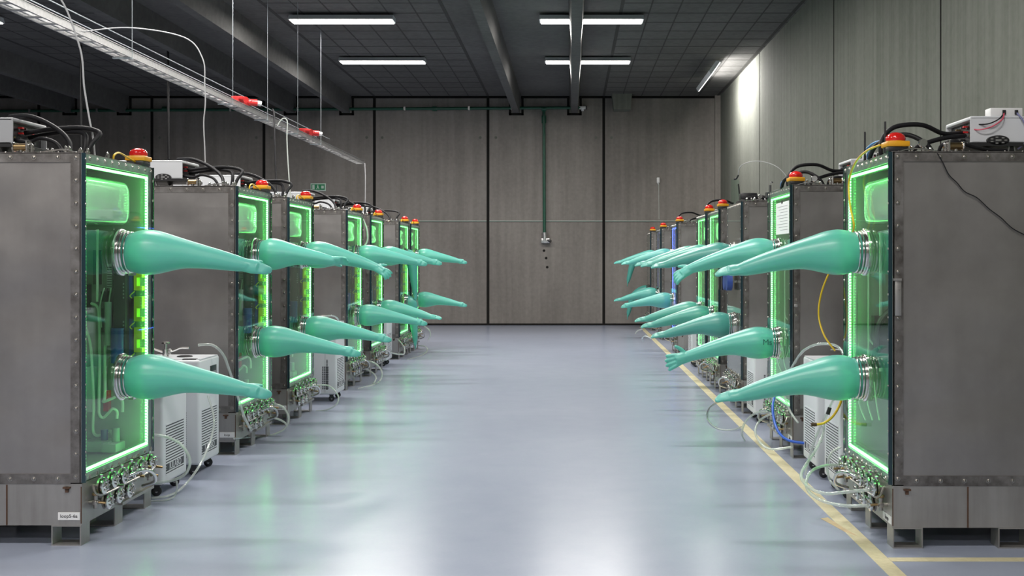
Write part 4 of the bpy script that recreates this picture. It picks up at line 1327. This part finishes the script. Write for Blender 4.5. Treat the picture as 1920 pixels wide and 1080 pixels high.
# ------------------------------------------------------------------ overhead
t = thing('cable_tray', 'long galvanised cable tray hanging above the left machine row', 'cable tray', (-3.85, 0, 3.18))
def rails(b):
    for x in (-0.065, 0.065):
        b.box(x - 0.004, x + 0.004, 3.0, 20.0, 0, 0.06)
        b.box(x - 0.012, x + 0.012, 3.0, 20.0, 0.055, 0.06)
    y = 3.0
    while y < 20:
        b.box(-0.065, 0.065, y, y + 0.03, 0.0, 0.01)
        y += 0.22
part('rail', 'trayrails', rails, 'galvanised', t)
def tcabs(b):
    for (x, z) in ((-0.035, 0.025), (0.02, 0.028)):
        b.tube([(x + 0.01 * math.sin(k * 1.7), 3.0 + k * 1.4, z) for k in range(12)], 0.011, 6)
part('laid_cable', 'traycables', tcabs, 'grey_cable', t)
def twire(b):
    for (x, z) in ((-0.10, 0.16), (0.10, 0.13)):
        b.cyl((x, 3.0, z), (x, 17.0, z), 0.005, 6)
part('guide_wire', 'traywires', twire, 'wire_steel', t)
for k, yy in enumerate((6.0, 9.4, 12.2, 13.6, 15.1, 16.5)):
    part('hanger', 'trayhang', lambda b: (b.cyl((0.08, 0, -0.005), (0.08, 0, CEIL - 3.18), 0.0032, 6), b.box(-0.085, 0.085, -0.015, 0.015, -0.012, 0.0)), 'wire_steel', t, (0, yy, 0))
for yy, sc in ((12.75, 1), (15.9, 1)):
    def sock(b):
        b.box(-0.07, 0.07, -0.13, 0.13, 0.06, 0.15, 0, 0.01)
        b.cyl((0.05, -0.14, 0.11), (0.13, -0.22, 0.09), 0.035, 12, 0)
        b.cyl((0.05, 0.12, 0.11), (0.15, 0.16, 0.11), 0.04, 12, 0)
        b.cyl((0.15, 0.16, 0.11), (0.19, 0.18, 0.10), 0.03, 12, 1)
    part('socket', 'traysock', sock, ['red_plastic', 'white_plastic'], t, (0, yy, 0))['label'] = 'red power socket'

hose('hanging_cable', 'grey cable dropping to the nearest left cabinet roof', [(-228, -120, 5.9), (-60, -95, 5.9), (90, -30, 5.9), (147, 80, 5.9), (158, 165, 5.9), (168, 225, 5.9), (175, 262, 5.9), (178, 296, 5.9)], 0.005, 'grey_cable', 'cable', 'cables hanging from above')
hose('hanging_cable', 'grey cable dropping to the second left cabinet power supply', [(141, 62, 8.5), (240, 52, 8.5), (345, 70, 8.5), (380, 110, 8.5), (384, 160, 8.5), (385, 195, 8.5), (382, 230, 8.5), (384, 280, 8.5), (385, 312, 8.5)], 0.005, 'grey_cable', 'cable', 'cables hanging from above')
hose('hanging_cable', 'white cable hooking off the tray down to the third left cabinet', [(520, 236, 10.2), (527, 225, 10.2), (534, 222, 10.2), (539, 230, 10.2), (538, 260, 10.2), (541, 320, 10.2), (545, 374, 10.2)], 0.006, 'pale_hose', 'cable', 'cables hanging from above')
hose('hanging_cable', 'black cable dropping from the red tray socket', [(511, 205, 12.75), (514, 215, 12.7), (515, 260, 12.6), (517, 320, 12.5), (520, 360, 12.4), (521, 394, 12.3)], 0.010, 'black_rubber', 'cable', 'cables hanging from above')
hose('hanging_cable', 'thin wire hanging from the far end of the cable tray', [(684, 306, 19.9), (685, 340, 19.9), (684, 412, 19.9)], 0.008, 'grey_cable', 'cable', 'cables hanging from above')
hose('drop_conduit', 'black conduit dropping from the ceiling at the far left', [(152, 84, 18), (152, 250, 18), (152, 480, 18), (152, 640, 18)], 0.022, 'black_plastic', 'conduit', 'black conduits on the left')
hose('drop_conduit', 'black conduit dropping from the ceiling left of the cable tray', [(315, 84, 18), (316, 250, 18), (320, 480, 18), (320, 640, 18)], 0.020, 'black_plastic', 'conduit', 'black conduits on the left')

t = thing('air_pipe', 'dark green compressed-air pipe along the end wall with a drop', 'pipe', (0, WALL_Y - 0.09, 0))
part('main_pipe', 'gp1', lambda b: (b.cyl((XL + 0.05, 0, wz(211)), (wx(1088), 0, wz(203)), 0.032, 10), [b.cyl((wx(p) - 0.05, 0, wz(205)), (wx(p) + 0.05, 0, wz(205)), 0.05, 10) for p in (312, 816, 1020)]), 'green_pipe', t)
part('drop_pipe', 'gp2', lambda b: (b.cyl((wx(1020), 0, wz(205)), (wx(1021), 0, wz(436)), 0.032, 10), b.cyl((wx(1020), 0, wz(218)), (wx(1020), 0, wz(232)), 0.05, 10)), 'green_pipe', t)
part('tap', 'gp3', lambda b: (b.cyl((wx(1021), 0, wz(436)), (wx(1022), 0, wz(452)), 0.06, 12), b.box(wx(1015), wx(1031), -0.05, 0.08, wz(456), wz(447), 0, 0.01), b.cyl((wx(1026), -0.02, wz(450)), (wx(1033), -0.05, wz(453)), 0.03, 8, 1)), ['galvanised', 'black_plastic'], t)
for p in (60, 186, 435, 560, 760, 880, 960):
    part('clip', 'gpc', lambda b: b.box(-0.02, 0.02, -0.04, 0.087, -0.04, 0.04), 'galvanised', t, (wx(p), 0, wz(209 - 6 * (p - 60) / 1000)))

t = thing('exit_sign', 'small green and white emergency exit sign on the end wall', 'sign', (wx(597), WALL_Y - 0.03, wz(351)))
part('frame', 'es1', lambda b: b.box(-0.165, 0.165, 0.0, 0.03, -0.085, 0.085, 0, 0.004), 'sign_white', t)
part('panel', 'es2', lambda b: b.box(-0.145, 0.145, -0.004, 0.001, -0.062, 0.062), 'green_sign', t)
def picto(b):
    b.box(-0.125, -0.075, -0.006, -0.003, -0.05, 0.05)                      # door
    b.prism([(0.07, 0.03), (0.07, -0.03), (0.125, -0.03), (0.125, 0.03)], -0.006, -0.003, 'y')
    b.cyl((-0.005, -0.006, 0.042), (-0.005, -0.003, 0.042), 0.010, 12)      # runner
    b.prism([(-0.02, 0.03), (0.005, 0.03), (0.012, -0.005), (0.03, -0.04), (0.018, -0.045), (-0.003, -0.012), (-0.03, -0.05), (-0.04, -0.04), (-0.017, -0.005)], -0.006, -0.003, 'y')
part('pictogram', 'es3', picto, 'sign_white', t)

t = thing('pull_switch', 'white pull switch on a cord against the end wall', 'switch', (wx(1234), WALL_Y - 0.05, wz(338)))
part('case', 'ps1', lambda b: (b.box(-0.032, 0.032, 0, 0.05, -0.06, 0.06, 0, 0.012), b.lathe((0, 0.025, -0.06), (0, 0, -1), [(0, 0.022), (0.03, 0.008)], 12)), 'white_plastic', t)
part('cord', 'ps2', lambda b: b.cyl((0.01, 0.025, -0.08), (0.02, 0.025, -0.85), 0.006, 6), 'pale_hose', t)
t = thing('wall_detector', 'white detector box hanging beside the end of the green pipe', 'detector', (wx(1092), WALL_Y - 0.12, wz(203)))
part('case', 'wd1', lambda b: (b.box(-0.07, 0.07, 0, 0.11, -0.03, 0.03, 0, 0.01), b.cyl((0, 0.05, -0.03), (0, 0.05, -0.07), 0.03, 10), b.box(0.07, 0.10, 0.02, 0.09, -0.04, 0.04, 1), b.box(0.0, 0.03, 0.09, 0.12, -0.02, 0.02, 1)), ['white_plastic', 'black_plastic'], t)
